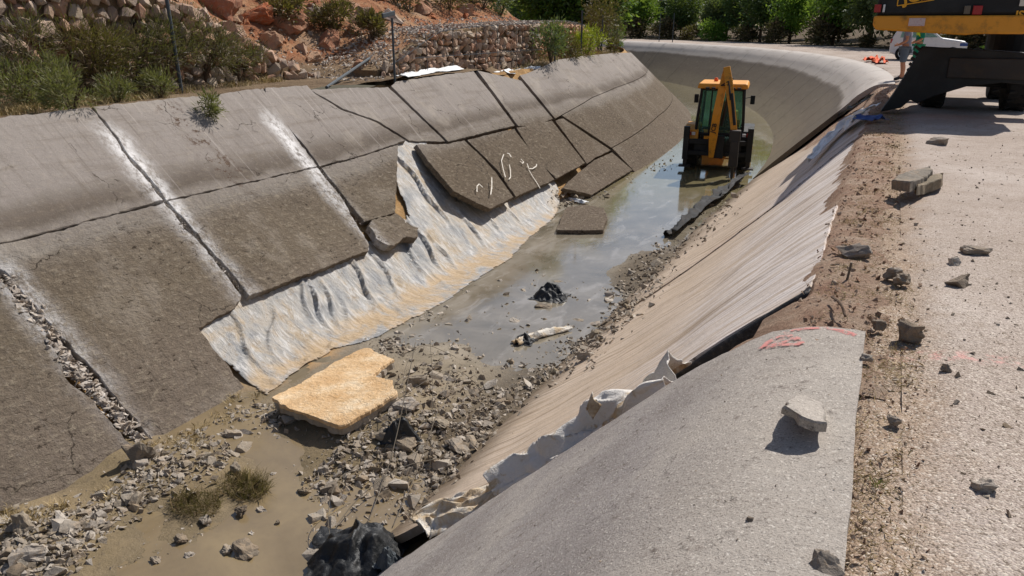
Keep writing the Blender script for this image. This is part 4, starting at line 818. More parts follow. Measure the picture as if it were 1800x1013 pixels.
def face_stones(par, l0, l1, x, topf, size, mat, zb, name='stone', limit=300, seam=None):
    items = []; z = zb; row = 0
    while z < 3.4:
        l = l0 + (row % 2) * size * .5
        while l < l1:
            sz = size * rw.uniform(.75, 1.25)
            if z < topf(l) - size * .25: items.append((l + rw.uniform(-.3, .3) * size * .4, z + rw.uniform(-.15, .15) * size, sz))
            l += sz * .92
        z += size * .78; row += 1
    items.sort(key=lambda t: t[0]); big = items[:limit]; rest = items[limit:]
    for l, z, sz in big:
        obj(name, STONES[rw.randrange(len(STONES))], mat, par, loc=path(l, x + rw.uniform(-.04, .04), z) - par.location, rot=rot_rand(rw, .6), scale=(sz * .75, sz * 1.3, sz * 1.18))
    if rest: obj('small_stones', scatter_mesh([(path(l, x, z) - par.location, sz * 1.05, rot_rand(rw)) for l, z, sz in rest], STONES), mat, par, kind='stuff')
face_stones(SW, 5.2, 15.6, -12.95, wall_top, .30, M['wallstone'], .36)
face_stones(SW, 5.2, 15.6, -13.2, lambda l: wall_top(l) + .24 if l < 15 else 0, .30, M['wallstone'], 99) if False else None
for i in range(60):   # coping stones
    l = 5.4 + 10.2 * i / 60; sz = rw.uniform(.22, .38)
    obj('coping_stone', STONES[rw.randrange(10)], M['wallstone'], SW, loc=path(l, -13.08 + rw.uniform(-.08, .08), wall_top(l) + .0) - SW.location, rot=rot_rand(rw, .5), scale=(sz, sz * 1.1, sz * .8))
GW = empty('gabion_wall', 'wire-caged stone gabion wall with an orange stone face above the left bank', 'wall', (-12.2, 24, .3))
core(GW, 'wall_core', 15.9, 35, GX - .12, 1.0, gab_top, M['bench'])
gab = lambda l: gab_top(l) if l > 16 else .3
face_stones(GW, 15.9, 34, GX - .05, gab, .245, M['gabion'], .12)
gr = []
for k in range(5200):
    l = rw.uniform(14.6, 36); w = rw.uniform(-14.4, GX) if l > 16 else rw.uniform(-14.4, -11.0)
    z = max(gab_top(l), left_z(w, l)) if w < GX and l > 16 else left_z(w, l); gr.append((path(l, w, z - .01) - GW.location, rw.uniform(.06, .17), rot_rand(rw)))
obj('top_gravel', scatter_mesh(gr, CHIPS), M['whitestone'], GW, kind='stuff')
for l in [16.5 + 1.4 * i for i in range(13)]:
    mb = MB(); o = GW.location; mb.tube([path(l, GX + .1, .15) - o, path(l, GX + .1, gab_top(l) + .02) - o], .008, 4); mb.build('cage_wire', M['post'], GW)
mb = MB(); mb.tube([path(l, GX + .1, .72) - GW.location for l in frange(17.2, 34, 1)], .012, 4); mb.build('cage_wire', M['post'], GW)
mb = MB(); mb.tube([path(l, GX + .1, gab_top(l) + .01) - GW.location for l in frange(16.2, 34, .8)], .010, 4); mb.build('cage_wire', M['post'], GW)
# boulders of the red hillside
RB = [hull_rock(500 + i, (1, rw.uniform(.7, 1), rw.uniform(.55, .9)), 16, .4, .16, 2) for i in range(7)]
bl = [(385, 12, 1.7, 'big smooth orange boulder at the top edge left of centre'), (450, 18, 1.3, 'deep red boulder right of the smooth orange one'), (512, 35, 1.2, 'orange-brown boulder on the slope above the retaining wall end'), (575, 65, 1.3, 'flat tan boulder slab above the pale gravel'), (640, 35, 1.5, 'rugged grey-brown boulder above the gravel ramp'), (690, 25, 1.0, 'small rugged boulder behind the post with the sign'), (405, 50, .9, 'pale cream boulder on the wall top'), (480, 70, .9, 'red boulder half buried above the wall end'), (545, 95, .8, 'tan boulder beside the pale gravel ramp'), (610, 10, 1.2, 'dark red boulder at the top edge'), (740, 10, 1.1, 'brown boulder on the scrub slope above the gabion wall'), (820, 15, 1.0, 'reddish boulder above the middle of the gabion wall'), (560, 20, 1.0, 'weathered boulder under the top edge in the red slope'), (350, 25, .8, 'orange boulder just above the dark shrubs'), (630, 110, .55, 'grey boulder at the end of the leaning tube'), (660, 120, .5, 'small grey boulder beside the post with the sign')]
for i, (px, py, s_, lab) in enumerate(bl):
    p = hit(px, py + 8, hill_xy, 4, 70); obj('boulder', RB[i % 7], M['redrock'] if i not in (4, 5, 6, 14, 15) else M['wallstone'], None, lab, 'boulder', None, None, p, rot_rand(rw, .5), s_ * .8)
for k in range(110):
    px, py = rw.uniform(320, 960), rw.uniform(-25, 100)
    p = hit(px, py, hill_xy, 4, 70)
    if hill_xy(p.x, p.y) < .8 or p.length > 60: continue
    s_ = .12 + .42 * rw.random() ** 2.5; obj('hillside_rock', RB[k % 7], M['redrock'] if k % 3 else M['wallstone'], None, 'rough loose rock scattered on the red hillside', 'rock', 'rocks on the red hillside', None, p, rot_rand(rw, 1), s_)
hs = []
for k in range(3000):
    px, py = rw.uniform(300, 1000), rw.uniform(-40, 120); p = hit(px, py, hill_xy, 4, 60, 160)
    if p.z > .55 and p.length < 58: hs.append((p, .04 + .16 * rw.random() ** 3, rot_rand(rw)))
obj('hillside_scree', scatter_mesh(hs, CHIPS), M['clod'], None, 'fine reddish scree covering the hillside', 'scree', None, 'stuff')
# ---- foliage
def leaves(center, rad, n, ln, wd, seed, clumps=14, up=.4, spread=.42, hollow=.3):
    r = random.Random(seed); C = []; V = []; F = []
    while len(C) < clumps:
        v = Vector((r.uniform(-1, 1), r.uniform(-1, 1), r.uniform(-.75, 1)))
        if hollow < v.length < 1: C.append(Vector((v.x * rad[0], v.y * rad[1], v.z * rad[2])) * .78)
    rm = min(rad) * spread; sz = [r.uniform(.55, 1.25) for _ in C]
    for k in range(n):
        i = r.randrange(len(C)); g = Vector((r.gauss(0, 1), r.gauss(0, 1), r.gauss(0, .85))) * rm * sz[i] * .62
        p = C[i] + g; d = (g.normalized() * .8 + p.normalized() * .6 + Vector((r.uniform(-1, 1), r.uniform(-1, 1), r.uniform(-1, 1) + up)) * .9).normalized()
        s_ = d.cross(Vector((r.uniform(-1, 1), r.uniform(-1, 1), r.uniform(-1, 1)))).normalized(); l_ = ln * r.uniform(.6, 1.35); w_ = wd * r.uniform(.7, 1.3)
        b = len(V); p = p + Vector(center); V += [p - s_ * w_ * .25, p + d * l_ * .45 - s_ * w_ * .5, p + d * l_, p + d * l_ * .45 + s_ * w_ * .5]; F.append((b, b + 1, b + 2, b + 3))
    return V, F
def blades(base, n, rx, ry, h, wd, seed, zf=None, lean=.35):
    r = random.Random(seed); V = []; F = []
    for k in range(n):
        a = r.random() * 6.283; q = math.sqrt(r.random()); p = Vector(base) + Vector((q * rx * math.cos(a), q * ry * math.sin(a), 0))
        if zf: p.z = zf(p.x, p.y)
        hh = h * r.uniform(.45, 1.15); d = Vector((r.gauss(0, lean), r.gauss(0, lean), 1)).normalized(); s_ = d.cross(Vector((r.uniform(-1, 1), r.uniform(-1, 1), .1))).normalized() * wd * .5
        bend = Vector((r.gauss(0, .2), r.gauss(0, .2), -.1)) * hh; b = len(V); m_ = p + d * hh * .55; V += [p - s_, p + s_, m_ + s_ * .7, p + d * hh + bend, m_ - s_ * .7]; F.append((b, b + 1, b + 2, b + 3, b + 4))
    return V, F
def shrub(name, base, rad, n, ln, wd, mat, label, seed, clumps=14, up=.5, cat='shrub', group=None, zoff=None):
    base = Vector(base); e = empty(name, label, cat, base, 0, group); cz = rad[2] * .8 if zoff is None else zoff
    V, F = leaves((0, 0, cz), rad, n, ln, wd, seed, clumps, up); obj('foliage', mesh_from(V, F), mat, e)
    r = random.Random(seed + 1); mb = MB()
    for k in range(7):
        a = r.random() * 6.28; q = r.uniform(.2, .75); mb.tube([(0, 0, -.05), (math.cos(a) * rad[0] * q * .5, math.sin(a) * rad[1] * q * .5, cz * .8), (math.cos(a) * rad[0] * q, math.sin(a) * rad[1] * q, cz * 1.4)], [.02, .013, .005], 5)
    mb.build('stems', M['bark'], e); return e
def bz(px, py): return hit(px, py, hill_xy, 4, 70)
# white gravel / sheet patches where the lip slabs dropped
cloth('lip_sheet', [bz(x, y) + Vector((0, 0, .02)) for x, y in ((884, 131), (905, 128), (930, 124), (950, 121))], .3, Vector((0, 0, 1)), 'white plastic sheet patch on the lip in front of the gabion wall', M['white'], 'plastic sheet', .12, 71, nu=60, nv=20)
cloth('lip_sheet', [bz(x, y) + Vector((0, 0, .02)) for x, y in ((705, 138), (740, 131), (775, 127), (805, 123))], .2, Vector((0, 0, 1)), 'narrow white plastic sheet along the lip at the near end of the gabion wall', M['white'], 'plastic sheet', .08, 73, nu=80, nv=16)
sh = [  # px base, rad, n, material, label
 ((60, 150), (1.0, .9, .75), 3800, 'shrubd', 'dark green shrub at the left edge in front of the stone wall'),
 ((160, 160), (1.0, .9, .75), 3800, 'shrubbrown', 'brown twiggy shrub between the green weeds and the stone wall'),
 ((235, 163), (.9, .8, .78), 3600, 'shrubd', 'tall dark shrub left of the near metal post'),
 ((290, 150), (.8, .8, .85), 3200, 'shrubd', 'dark shrub directly behind the near metal post'),
 ((360, 140), (.9, .8, .75), 3400, 'shrubd', 'green-tipped shrub right of the near metal post'),
 ((420, 140), (.65, .6, .5), 2200, 'shrubd', 'low spreading green shrub at the end of the stone wall'),
 ((40, 190), (.55, .5, .42), 1500, 'grassg', 'bright green feathery weed at the far left of the lip'),
 ((110, 185), (.45, .4, .42), 1400, 'grassg', 'bright green weed clump between the dark shrubs and the lip'),
 ((128, 200), (.40, .35, .36), 1200, 'grassg', 'green weed spilling over the lip above the first joint'),
 ((205, 180), (.5, .4, .25), 900, 'grassg', 'low green weed on the lip right of the first joint'),
 ((282, 172), (.4, .35, .26), 900, 'grassg', 'pale green weed at the foot of the near metal post'),
]
for i, ((px, py), rad, n, mt, lab) in enumerate(sh): shrub('shrub', bz(px, py), rad, int(n * 1.15), .13 if n > 2000 else .11, .014, M[mt], lab, 40 + i, 16, .7)
V, F = leaves((0, 0, .18), (.22, .22, .24), 700, .10, .016, 77, 10, .8); o_ = L(368, 205); e = empty('lip_shrub', 'small green bush growing out of a crack in the pale upper slab', 'shrub', o_); obj('foliage', mesh_from(V, F), M['grassg'], e)
mb = MB(); mb.tube([(0, 0, -.03), (.02, 0, .2)], [.012, .005], 5); mb.build('stems', M['bark'], e)
far = [((968, 112), (.7, .7, 1.0), 1500, 'tree3', 'grey-green bush at the right end of the gabion face'), ((1030, 100), (.75, .7, .62), 1700, 'shrubyel', 'bright yellow-green round shrub on the far left lip'), ((1000, 104), (.6, .6, .5), 1100, 'shrubbrown', 'dry brown bush left of the yellow-green shrub'), ((1052, 95), (1.0, .9, 1.7), 2200, 'shrubbrown', 'tall brown-green bush behind the yellow-green shrub'), ((1072, 92), (.8, .7, 1.2), 1600, 'shrubd', 'dull green bush right of the tall brown one'), ((1086, 88), (.6, .6, 2.0), 2200, 'tree2', 'slim tall green bush at the end of the left lip'), ((1078, 96), (.4, .4, .4), 500, 'shrubbrown', 'rust-brown low bush at the end of the left lip')]
for i, ((px, py), rad, n, mt, lab) in enumerate(far): shrub('shrub', bz(px, py), rad, n, .16, .035, M[mt], lab, 60 + i, 16, .7)
for i, (px, py, r_, mt, lab) in enumerate(((720, 12, .8, 'shrubd', 'scrub bush above the near end of the gabion wall'), (790, 8, .9, 'shrubbrown', 'dry scrub bush high above the gabion wall'), (880, 18, .9, 'tree3', 'pale grey-green bush above the gabion wall'), (930, 15, .9, 'shrubyel', 'yellowish bush where the hillside ends above the gabion wall'), (500, 30, .6, 'shrubbrown', 'dry tuft on the red slope above the wall end'), (590, 45, .6, 'shrubbrown', 'dry bush between the red boulders'), (655, 60, .5, 'shrubbrown', 'low dry bush above the gravel ramp'), (850, 5, .9, 'shrubd', 'dark scrub bush at the top edge above the gabion wall'), (960, 20, 1.3, 'tree2', 'leafy green bush right of the hillside end'), (990, 25, 1.2, 'tree2', 'mid green bush behind the right end of the gabion wall'))):
    shrub('scrub_bush', bz(px, py + 10), (r_, r_, r_ * .8), 1300, .16, .04, M[mt], lab, 80 + i, 14, .5)
# ground weeds along the left lip (uncountable), straw on the verge, dry grass tuft
V = []; F = []
def addvf(v, f):
    b = len(V); V.extend(v); F.extend([tuple(b + i for i in q) for q in f])
for k in range(70):
    px = rw.uniform(-40, 500); lip = 207 - .1165 * px; p = bz(px, lip - rw.uniform(2, 16)); addvf(*blades(p, 45, .28, .28, .16, .012, 900 + k, hill_xy))
for k in range(40):
    l = rw.uniform(23, 36); p = path(l, -11.0 - .5 * rw.random(), 0); p.z = hill_xy(p.x, p.y); addvf(*blades(p, 30, .4, .4, .25, .02, 1000 + k))
obj('bench_weeds', mesh_from(V, F), M['straw'], None, 'low dry grass and weeds along the top of the left bank', 'grass', None, 'stuff')
V = []; F = []
for k in range(560):
    l = .4 + 16 * rw.random() ** 1.7; w = rw.uniform(.1, .34) if l < 4.1 else rw.uniform(-.15, .32); addvf(*blades((w, l, -.03), 16, .10, .10, .045, .003, 1100 + k, None, 1.7))
obj('verge_straw', mesh_from(V, F), M['straw'], None, 'dry straw and dead grass along the right verge', 'grass', None, 'stuff')
for i, (px, py, n, h, lab, mt) in enumerate(((430, 858, 1100, .20, 'dry brown grass tuft at the back of the tan puddle', 'shrubbrown'), (345, 888, 800, .15, 'low dry grass tuft at the left of the tan puddle', 'shrubbrown'), (1540, 850, 26, .03, 'tiny green weed on the verge near the bottom right', 'grassg'), (1490, 470, 20, .04, 'tiny dry weed by the thin stake', 'straw'))):
    p = hit(px, py, bed_z) if px < 1000 else atz(px, py, -.02); e = empty('grass_tuft', lab, 'grass', p); v, f = blades((0, 0, 0), n, .28 if px < 1000 else .03, .2 if px < 1000 else .03, h, .0042, 1300 + i, None, .8); obj('blades', mesh_from(v, f), M[mt], e)
# ---- trees of the wood beyond the bend
def tree_protos():
    out = []
    for k, (mt, h, r_, n) in enumerate((('tree1', 8, 2.6, 5200), ('tree2', 7, 2.4, 5000), ('tree3', 7, 2.3, 4600), ('tree1', 10, 3.0, 6000))):
        r = random.Random(700 + k); mb = MB(); mb.tube([(0, 0, -.3), (.08, .05, h * .25), (-.05, .1, h * .5), (.05, 0, h * .8)], [.17, .13, .09, .03], 7)
        for q in range(7):
            a = r.random() * 6.28; z = h * r.uniform(.18, .6); mb.tube([(0, 0, z), (math.cos(a) * r_ * .45, math.sin(a) * r_ * .45, z + .5), (math.cos(a) * r_ * .85, math.sin(a) * r_ * .85, z + 1.2)], [.06, .04, .012], 5)
        V, F = leaves((0, 0, h * .52), (r_, r_, h * .47), n, .34, .17, 720 + k, 46, .2, .36, .25)
        out.append((mb.mesh(smooth=True), mesh_from(V, F), mt))
    return out
TP = tree_protos()
kinds = ('dark leafy tree in the dense wood beyond the far bend', 'bright green tree in the wood beyond the far bend', 'grey-green tree in the wood beyond the far bend', 'tall dark tree at the back of the wood beyond the far bend')
def tree(p, k, s_, rz_):
    e = empty('tree', kinds[k], 'tree', p, rz_, 'trees of the wood beyond the bend'); e.scale = (s_, s_, s_ * rw.uniform(.9, 1.1))
    obj('trunk', TP[k][0], M['bark'], e); obj('crown', TP[k][1], M[TP[k][2]], e)
for row, (w0, st, ks) in enumerate(((9.5, 4.6, (0, 1, 2, 0)), (13.5, 5.0, (0, 1, 0, 2)), (19, 6.5, (3, 3, 0)))):
    l = 36
    while l < 128:
        w = w0 + rw.uniform(-1, 1.2); p = path(l, w, tz(w, l) - .1); tree(p, rw.choice(ks), rw.uniform(.75, 1.15), rw.random() * 6.28); l += st * rw.uniform(.75, 1.3)
for k in range(16):
    px = 955 + 11 * k + rw.uniform(-5, 5); d = ray(px, 44); d.z = 0; d.normalize(); p = d * rw.uniform(52, 72); l_, w_ = inv(p.x, p.y)
    if w_ > -13: p = d * 50; l_, w_ = inv(p.x, p.y)
    if w_ > -12: continue
    p.z = left_z(w_, l_) - .1; tree(p, rw.choice((0, 0, 1, 2)), rw.uniform(.6, .9), rw.random() * 6.28)
SB = []
for k, mt in enumerate(('shrubd', 'tree2', 'shrubbrown')):
    SB.append((mesh_from(*leaves((0, 0, .8), (1.3, 1.3, 1.0), 1500, .26, .12, 800 + k, 18, .5)), mt))
ul = ('dark green bush in the undergrowth along the far road', 'light green bush in the undergrowth along the far road', 'dry brown bush in the undergrowth along the far road')
l = 37
while l < 125:
    k = rw.choice((0, 1, 2, 2, 0)); w = 7.7 + rw.uniform(0, .9); e = empty('undergrowth_bush', ul[k], 'bush', path(l, w, tz(w, l)), rw.random() * 6, 'undergrowth along the far road'); s_ = rw.uniform(.4, 1.3); e.scale = (s_ * 1.1, s_ * 1.1, s_)
    obj('foliage', SB[k][0], M[SB[k][1]], e); l += rw.uniform(2.2, 6.0)
# ---- posts
def post(name, p0, p1, r, lab, cat='post'): mb = MB(); p0, p1 = Vector(p0), Vector(p1); mb.tube([p0, p1], r, 8); return mb.build(name, M['post'], None, smooth=False, label=lab, cat=cat)
b0 = bz(320, 164); post('fence_post', b0 - Vector((0, 0, .2)), b0 + Vector((-.06, 0, 2.3)), .035, 'tall dark metal post on the lip among the shrubs at the upper left')
b1 = bz(694, 142); sp = empty('sign_post', 'thin metal post with a grey wire panel on top beside the gravel ramp', 'sign post', b1)
mb = MB(); mb.tube([(0, 0, -.2), (.01, 0, 1.42)], .028, 8); mb.build('pole', M['post'], sp)
mb = MB(); mb.box((.0, -.12, 1.50), (.05, .5, .10), Matrix.Rotation(.15, 3, 'X')); mb.build('panel', M['post'], sp, .01)
post('leaning_tube', bz(574, 154), bz(650, 106) + Vector((0, 0, .05)), .035, 'grey tube leaning against the gravel ramp', 'tube')
for i, (px, py, h, lab) in enumerate(((1021, 102, 1.75, 'dark fence post beside the yellow-green shrub'), (1057, 96, 1.7, 'thin fence post inside the tall brown bush'), (1083, 92, 1.5, 'fence post beside the slim tall bush'), (975, 116, 1.3, 'short fence post in front of the gabion end'))):
    p = bz(px, py); post('fence_post', p - Vector((0, 0, .2)), p + Vector((0, 0, h)), .035, lab)
for i, (px, lab) in enumerate(((1162, 'thin far fence post left of the bend'), (1186, 'thin far fence post right of its neighbour at the bend'))):
    for l in frange(40, 130, .5):
        p = path(l, .7, 0); v = p - EYE; x = 900 + FPX * v.dot(_r) / v.dot(_f)
        if x < px: post('fence_post', p, p + Vector((0, 0, 2.6)), .04, lab); break

V = []; F = []
for k in range(46):
    px, py = rw.choice([(330, 775), (360, 755), (300, 785), (265, 790), (100, 893), (190, 870), (60, 905), (430, 700), (395, 735), (10, 915)]); px += rw.gauss(0, 12); py += rw.gauss(0, 5)
    p_ = hit(px, py, any_z); addvf(*blades(p_, 22, .09, .09, .13, .005, 1500 + k, None, .8))
obj('bank_foot_straw', mesh_from(V, F), M['straw'], None, 'pale dry fibres and straw at the foot of the left slabs', 'grass', None, 'stuff')
# ================================================================== machines
def text_mesh(body, size, extrude=.003, bold=False):
    cu = bpy.data.curves.new('lettering', 'FONT'); cu.body = body; cu.size = size; cu.extrude = extrude; cu.align_x = 'CENTER'; cu.align_y = 'CENTER'; cu.offset = size * (.03 if bold else 0)
    t = bpy.data.objects.new('lettering', cu); COL.objects.link(t); bpy.context.view_layer.update()
    me = bpy.data.meshes.new_from_object(t.evaluated_get(bpy.context.evaluated_depsgraph_get())); bpy.data.objects.remove(t); return me
def lettering(par, body, size, loc, rot, mat, name='lettering'): return obj(name, text_mesh(body, size, .003, True), mat, par, loc=loc, rot=rot)
def wheel(par, c, r, w, rimmat, seg=28):
    x, y, z = c; t = MB(); prof = [(r * .55, -w / 2), (r * .93, -w / 2), (r, -w * .36), (r, w * .36), (r * .93, w / 2), (r * .55, w / 2)]
    t.lathe(prof, 'x', seg); 
    for k in range(18):
        a = 2 * math.pi * k / 18
        for sx in (-1, 1): t.box((sx * w * .22, math.cos(a + .09 * sx) * r * 1.0, math.sin(a + .09 * sx) * r * 1.0), (w * .42, r * .10, r * .09), Matrix.Rotation(a + .09 * sx, 3, 'X') @ Matrix.Rotation(.45 * sx, 3, 'Z'))
    wo = t.build('wheel', M['tyre'], par, loc=c)
    rm = MB(); rm.lathe([(r * .2, -w * .30), (r * .50, -w * .34), (r * .56, -w * .46), (r * .56, w * .46), (r * .50, w * .34), (r * .2, w * .30)], 'x', 20); rm.build('rim', rimmat, wo); return wo
# ---- backhoe loader in the canal, seen from behind
bp = (atz(1200, 297, BED) + atz(1308, 297, BED)) / 2
BH = empty('backhoe_loader', 'yellow and black backhoe loader with a breaker standing in the canal water', 'digger', (bp.x, bp.y + .55, BED - .03), RAD(8)); BH.scale = (.93, .93, .97)
for sx in (-1, 1):
    wheel(BH, (sx * .93, 0, .68), .68, .44, M['yellow']); wheel(BH, (sx * .90, 2.2, .50), .50, .34, M['yellow'])
mb = MB(); mb.box((0, 1.2, .78), (.75, 4.4, .5)); mb.box((0, 0, .66), (1.5, .3, .3)); mb.box((0, 2.2, .5), (1.5, .25, .25)); mb.build('chassis', M['blackp'], BH, .03)
mb = MB(); mb.prism([(1.0, 1.05), (3.35, 1.0), (3.4, 1.55), (3.2, 1.68), (1.0, 1.86)], 'x', -.48, .48); mb.build('bonnet', M['yellow'], BH, .05)
for sx in (-1, 1):
    mb = MB(); mb.prism([(-.85, 1.02), (-.80, 1.36), (-.45, 1.50), (.45, 1.50), (.8, 1.30), (.85, 1.02), (.72, 1.02), (.66, 1.22), (.4, 1.36), (-.4, 1.36), (-.66, 1.22), (-.7, 1.02)], 'x', sx * .70, sx * 1.17); f_ = mb.build('fender', M['yellow'] if sx < 0 else M['blackp'], BH, .015)
    mb = MB(); mb.box((sx * 1.02, -.84, 1.24), (.16, .06, .12)); mb.build('tail_light', M['red'], BH, .01); mb = MB(); mb.box((sx * .86, -.86, 1.24), (.12, .05, .10)); mb.build('reverse_light', M['white'], BH, .01)
mb = MB()
for sx in (-1, 1):
    mb.tube([(sx * .80, -.72, 1.15), (sx * .78, -.78, 1.75), (sx * .70, -.70, 2.72)], .05, 6); mb.tube([(sx * .76, 1.0, 1.15), (sx * .68, .86, 2.72)], .05, 6); mb.tube([(sx * .80, .1, 1.3), (sx * .71, .1, 2.72)], .035, 6)
    mb.tube([(sx * .78, -.74, 1.30), (sx * .77, .98, 1.30)], .045, 6); mb.tube([(sx * .7, -.7, 2.7), (sx * .68, .86, 2.7)], .05, 6)
mb.tube([(-.8, -.73, 1.22), (.8, -.73, 1.22)], .06, 6); mb.tube([(-.7, -.70, 2.70), (.7, -.70, 2.70)], .05, 6); mb.tube([(-.76, 1.0, 1.22), (.76, 1.0, 1.22)], .06, 6); mb.tube([(-.36, -.75, 1.25), (-.34, -.72, 2.7)], .025, 6)
CB = mb.build('cab_frame', M['blackp'], BH)
for nm, pts in (('rear_window', [(-.74, -.745, 1.28), (.74, -.745, 1.28), (.66, -.70, 2.66), (-.66, -.70, 2.66)]), ('side_window', [(-.79, -.70, 1.33), (-.77, .95, 1.33), (-.68, .84, 2.66), (-.70, -.66, 2.66)]), ('side_window', [(.79, -.70, 1.33), (.77, .95, 1.33), (.68, .84, 2.66), (.70, -.66, 2.66)]), ('windscreen', [(-.74, 1.0, 1.28), (.74, 1.0, 1.28), (.66, .87, 2.66), (-.66, .87, 2.66)])):
    P = [Vector(p) for p in pts]; n_ = (P[1] - P[0]).cross(P[2] - P[0]).normalized() * .01; mb = MB(); mb.add(P + [p + n_ for p in P], [(0, 1, 2, 3), (7, 6, 5, 4), (0, 4, 5, 1), (1, 5, 6, 2), (2, 6, 7, 3), (3, 7, 4, 0)]); mb.build(nm, M['glass'], CB)
mb = MB(); mb.box((0, .08, 2.82), (1.72, 2.05, .17), None, .94); rf = mb.build('roof', M['yellow'], BH, .05)
mb = MB(); mb.lathe([(.07, 2.90), (.07, 2.98), (.04, 3.03)], 'z', 12, (-.3, .1, 0)); mb.build('beacon', M['orange'], rf)
for sx in (-.5, -.3, .35, .55): mb = MB(); mb.box((sx, -.97, 2.74), (.13, .06, .09)); mb.build('work_light', M['blackp'], rf, .01)
mb = MB(); mb.box((.0, .15, 1.55), (.5, .5, .16)); mb.box((0, .38, 1.9), (.48, .14, .7)); mb.build('seat', M['blackp'], BH, .04)
mb = MB(); mb.tube([(-.15, -.35, 1.3), (-.17, -.38, 1.75)], .02, 6); mb.tube([(.15, -.35, 1.3), (.17, -.38, 1.75)], .02, 6); mb.build('control_levers', M['blackp'], BH)
for sx in (-1, 1): mb = MB(); mb.tube([(sx * .72, .9, 2.3), (sx * .98, .95, 2.35)], .015, 5); mb.box((sx * 1.0, .95, 2.25), (.16, .03, .3)); mb.build('mirror', M['blackp'], BH, .008)
mb = MB(); mb.box((0, -1.0, 1.0), (2.2, .14, .16)); mb.box((0, -1.0, .62), (2.2, .14, .14)); mb.box((0, -.9, .8), (1.6, .12, .55)); rfm = mb.build('rear_frame', M['blackp'], BH, .015)
for sx in (-1, 1):
    mb = MB(); mb.box((sx * 1.08, -1.02, .95), (.2, .22, 1.1)); st = mb.build('stabiliser_leg', M['blackp'], BH, .015)
    mb = MB(); mb.box((sx * 1.08, -1.02, .34), (.13, .14, .3)); mb.box((sx * 1.08, -1.02, .17), (.4, .36, .05)); mb.build('stabiliser_foot', M['steel'], st, .01)
mb = MB(); mb.box((.05, -1.18, .88), (.36, .3, .75)); mb.build('kingpost', M['blackp'], BH, .03)
def linkarm(par, name, P, w, d, mat):
    mb = MB(); n = len(P); P = [Vector(p) for p in P]; V = []; F = []
    ws = w if hasattr(w, '__len__') else [w] * n; dd = d if hasattr(d, '__len__') else [d] * n
    for i, p in enumerate(P):
        t = (P[min(i + 1, n - 1)] - P[max(i - 1, 0)]).normalized(); side = Vector((1, 0, 0)) - t * t.x; side.normalize(); up = side.cross(t)
        for a, b in ((-1, -1), (1, -1), (1, 1), (-1, 1)): V.append(p + side * a * ws[i] / 2 + up * b * dd[i] / 2)
    for i in range(n - 1):
        for k in range(4): F.append((i * 4 + k, i * 4 + (k + 1) % 4, (i + 1) * 4 + (k + 1) % 4, (i + 1) * 4 + k))
    F += [(3, 2, 1, 0), tuple(range(4 * n - 4, 4 * n))]; mb.add(V, F); return mb.build(name, mat, par, .015)
bm_ = linkarm(BH, 'boom', [(-.16, -1.30, .55), (-.14, -1.42, 1.2), (-.08, -1.62, 2.0), (.02, -1.62, 2.8), (.10, -1.48, 3.38)], [.17, .27, .26, .24, .20], [.2, .32, .36, .30, .22], M['yellow'])
lettering(bm_, 'JCB', .20, (-.13, -1.75, 1.55), (RAD(80), RAD(-80), 0), M['blackp'])
dp = linkarm(BH, 'dipper', [(.10, -1.55, 3.42), (.22, -1.80, 3.0), (.42, -2.10, 2.2), (.56, -2.26, 1.5)], [.22, .25, .22, .20], [.22, .30, .24, .18], M['yellow'])
mb = MB(); mb.tube([(.30, -1.62, 3.15), (.16, -1.5, 2.0), (.1, -1.45, 1.6)], .05, 8); mb.build('boom_ram', M['blackp'], BH); mb = MB(); mb.tube([(.36, -2.2, 2.7), (.56, -2.42, 1.75)], .05, 8); mb.build('bucket_ram', M['blackp'], BH)
mb = MB(); mb.tube([(.02, -1.78, 2.9), (.25, -2.05, 2.95), (.40, -2.28, 2.4), (.5, -2.38, 1.9)], .02, 6); mb.tube([(-.02, -1.74, 2.9), (.22, -2.02, 3.05), (.34, -2.28, 2.5)], .02, 6); mb.build('hose', M['blackp'], BH)
mb = MB(); mb.box((.60, -2.34, 1.42), (.36, .3, .34)); mb.build('quick_coupler', M['steel'], BH, .03)
mb = MB(); mb.box((.62, -2.36, .86), (.30, .30, .85), None, .9); br = mb.build('hydraulic_breaker', M['steel'], BH, .03)
mb = MB(); mb.tube([(.62, -2.36, .45), (.62, -2.36, .12), (.62, -2.36, -.02)], [.055, .05, .012], 10); mb.build('breaker_bit', M['steel'], br)
mb = MB()
for sx in (-1, 1): mb.box((sx * .52, 3.4, 1.0), (.14, 1.9, .26), Matrix.Rotation(-.28, 3, 'X'))
mb.build('loader_arms', M['yellow'], BH, .02)
mb = MB(); mb.prism([(4.2, .9), (4.15, .3), (4.35, .08), (5.0, .06), (5.0, .10), (4.42, .16), (4.28, .36), (4.32, .86)], 'x', -1.15, 1.15); mb.build('front_bucket', M['yellow'], BH)
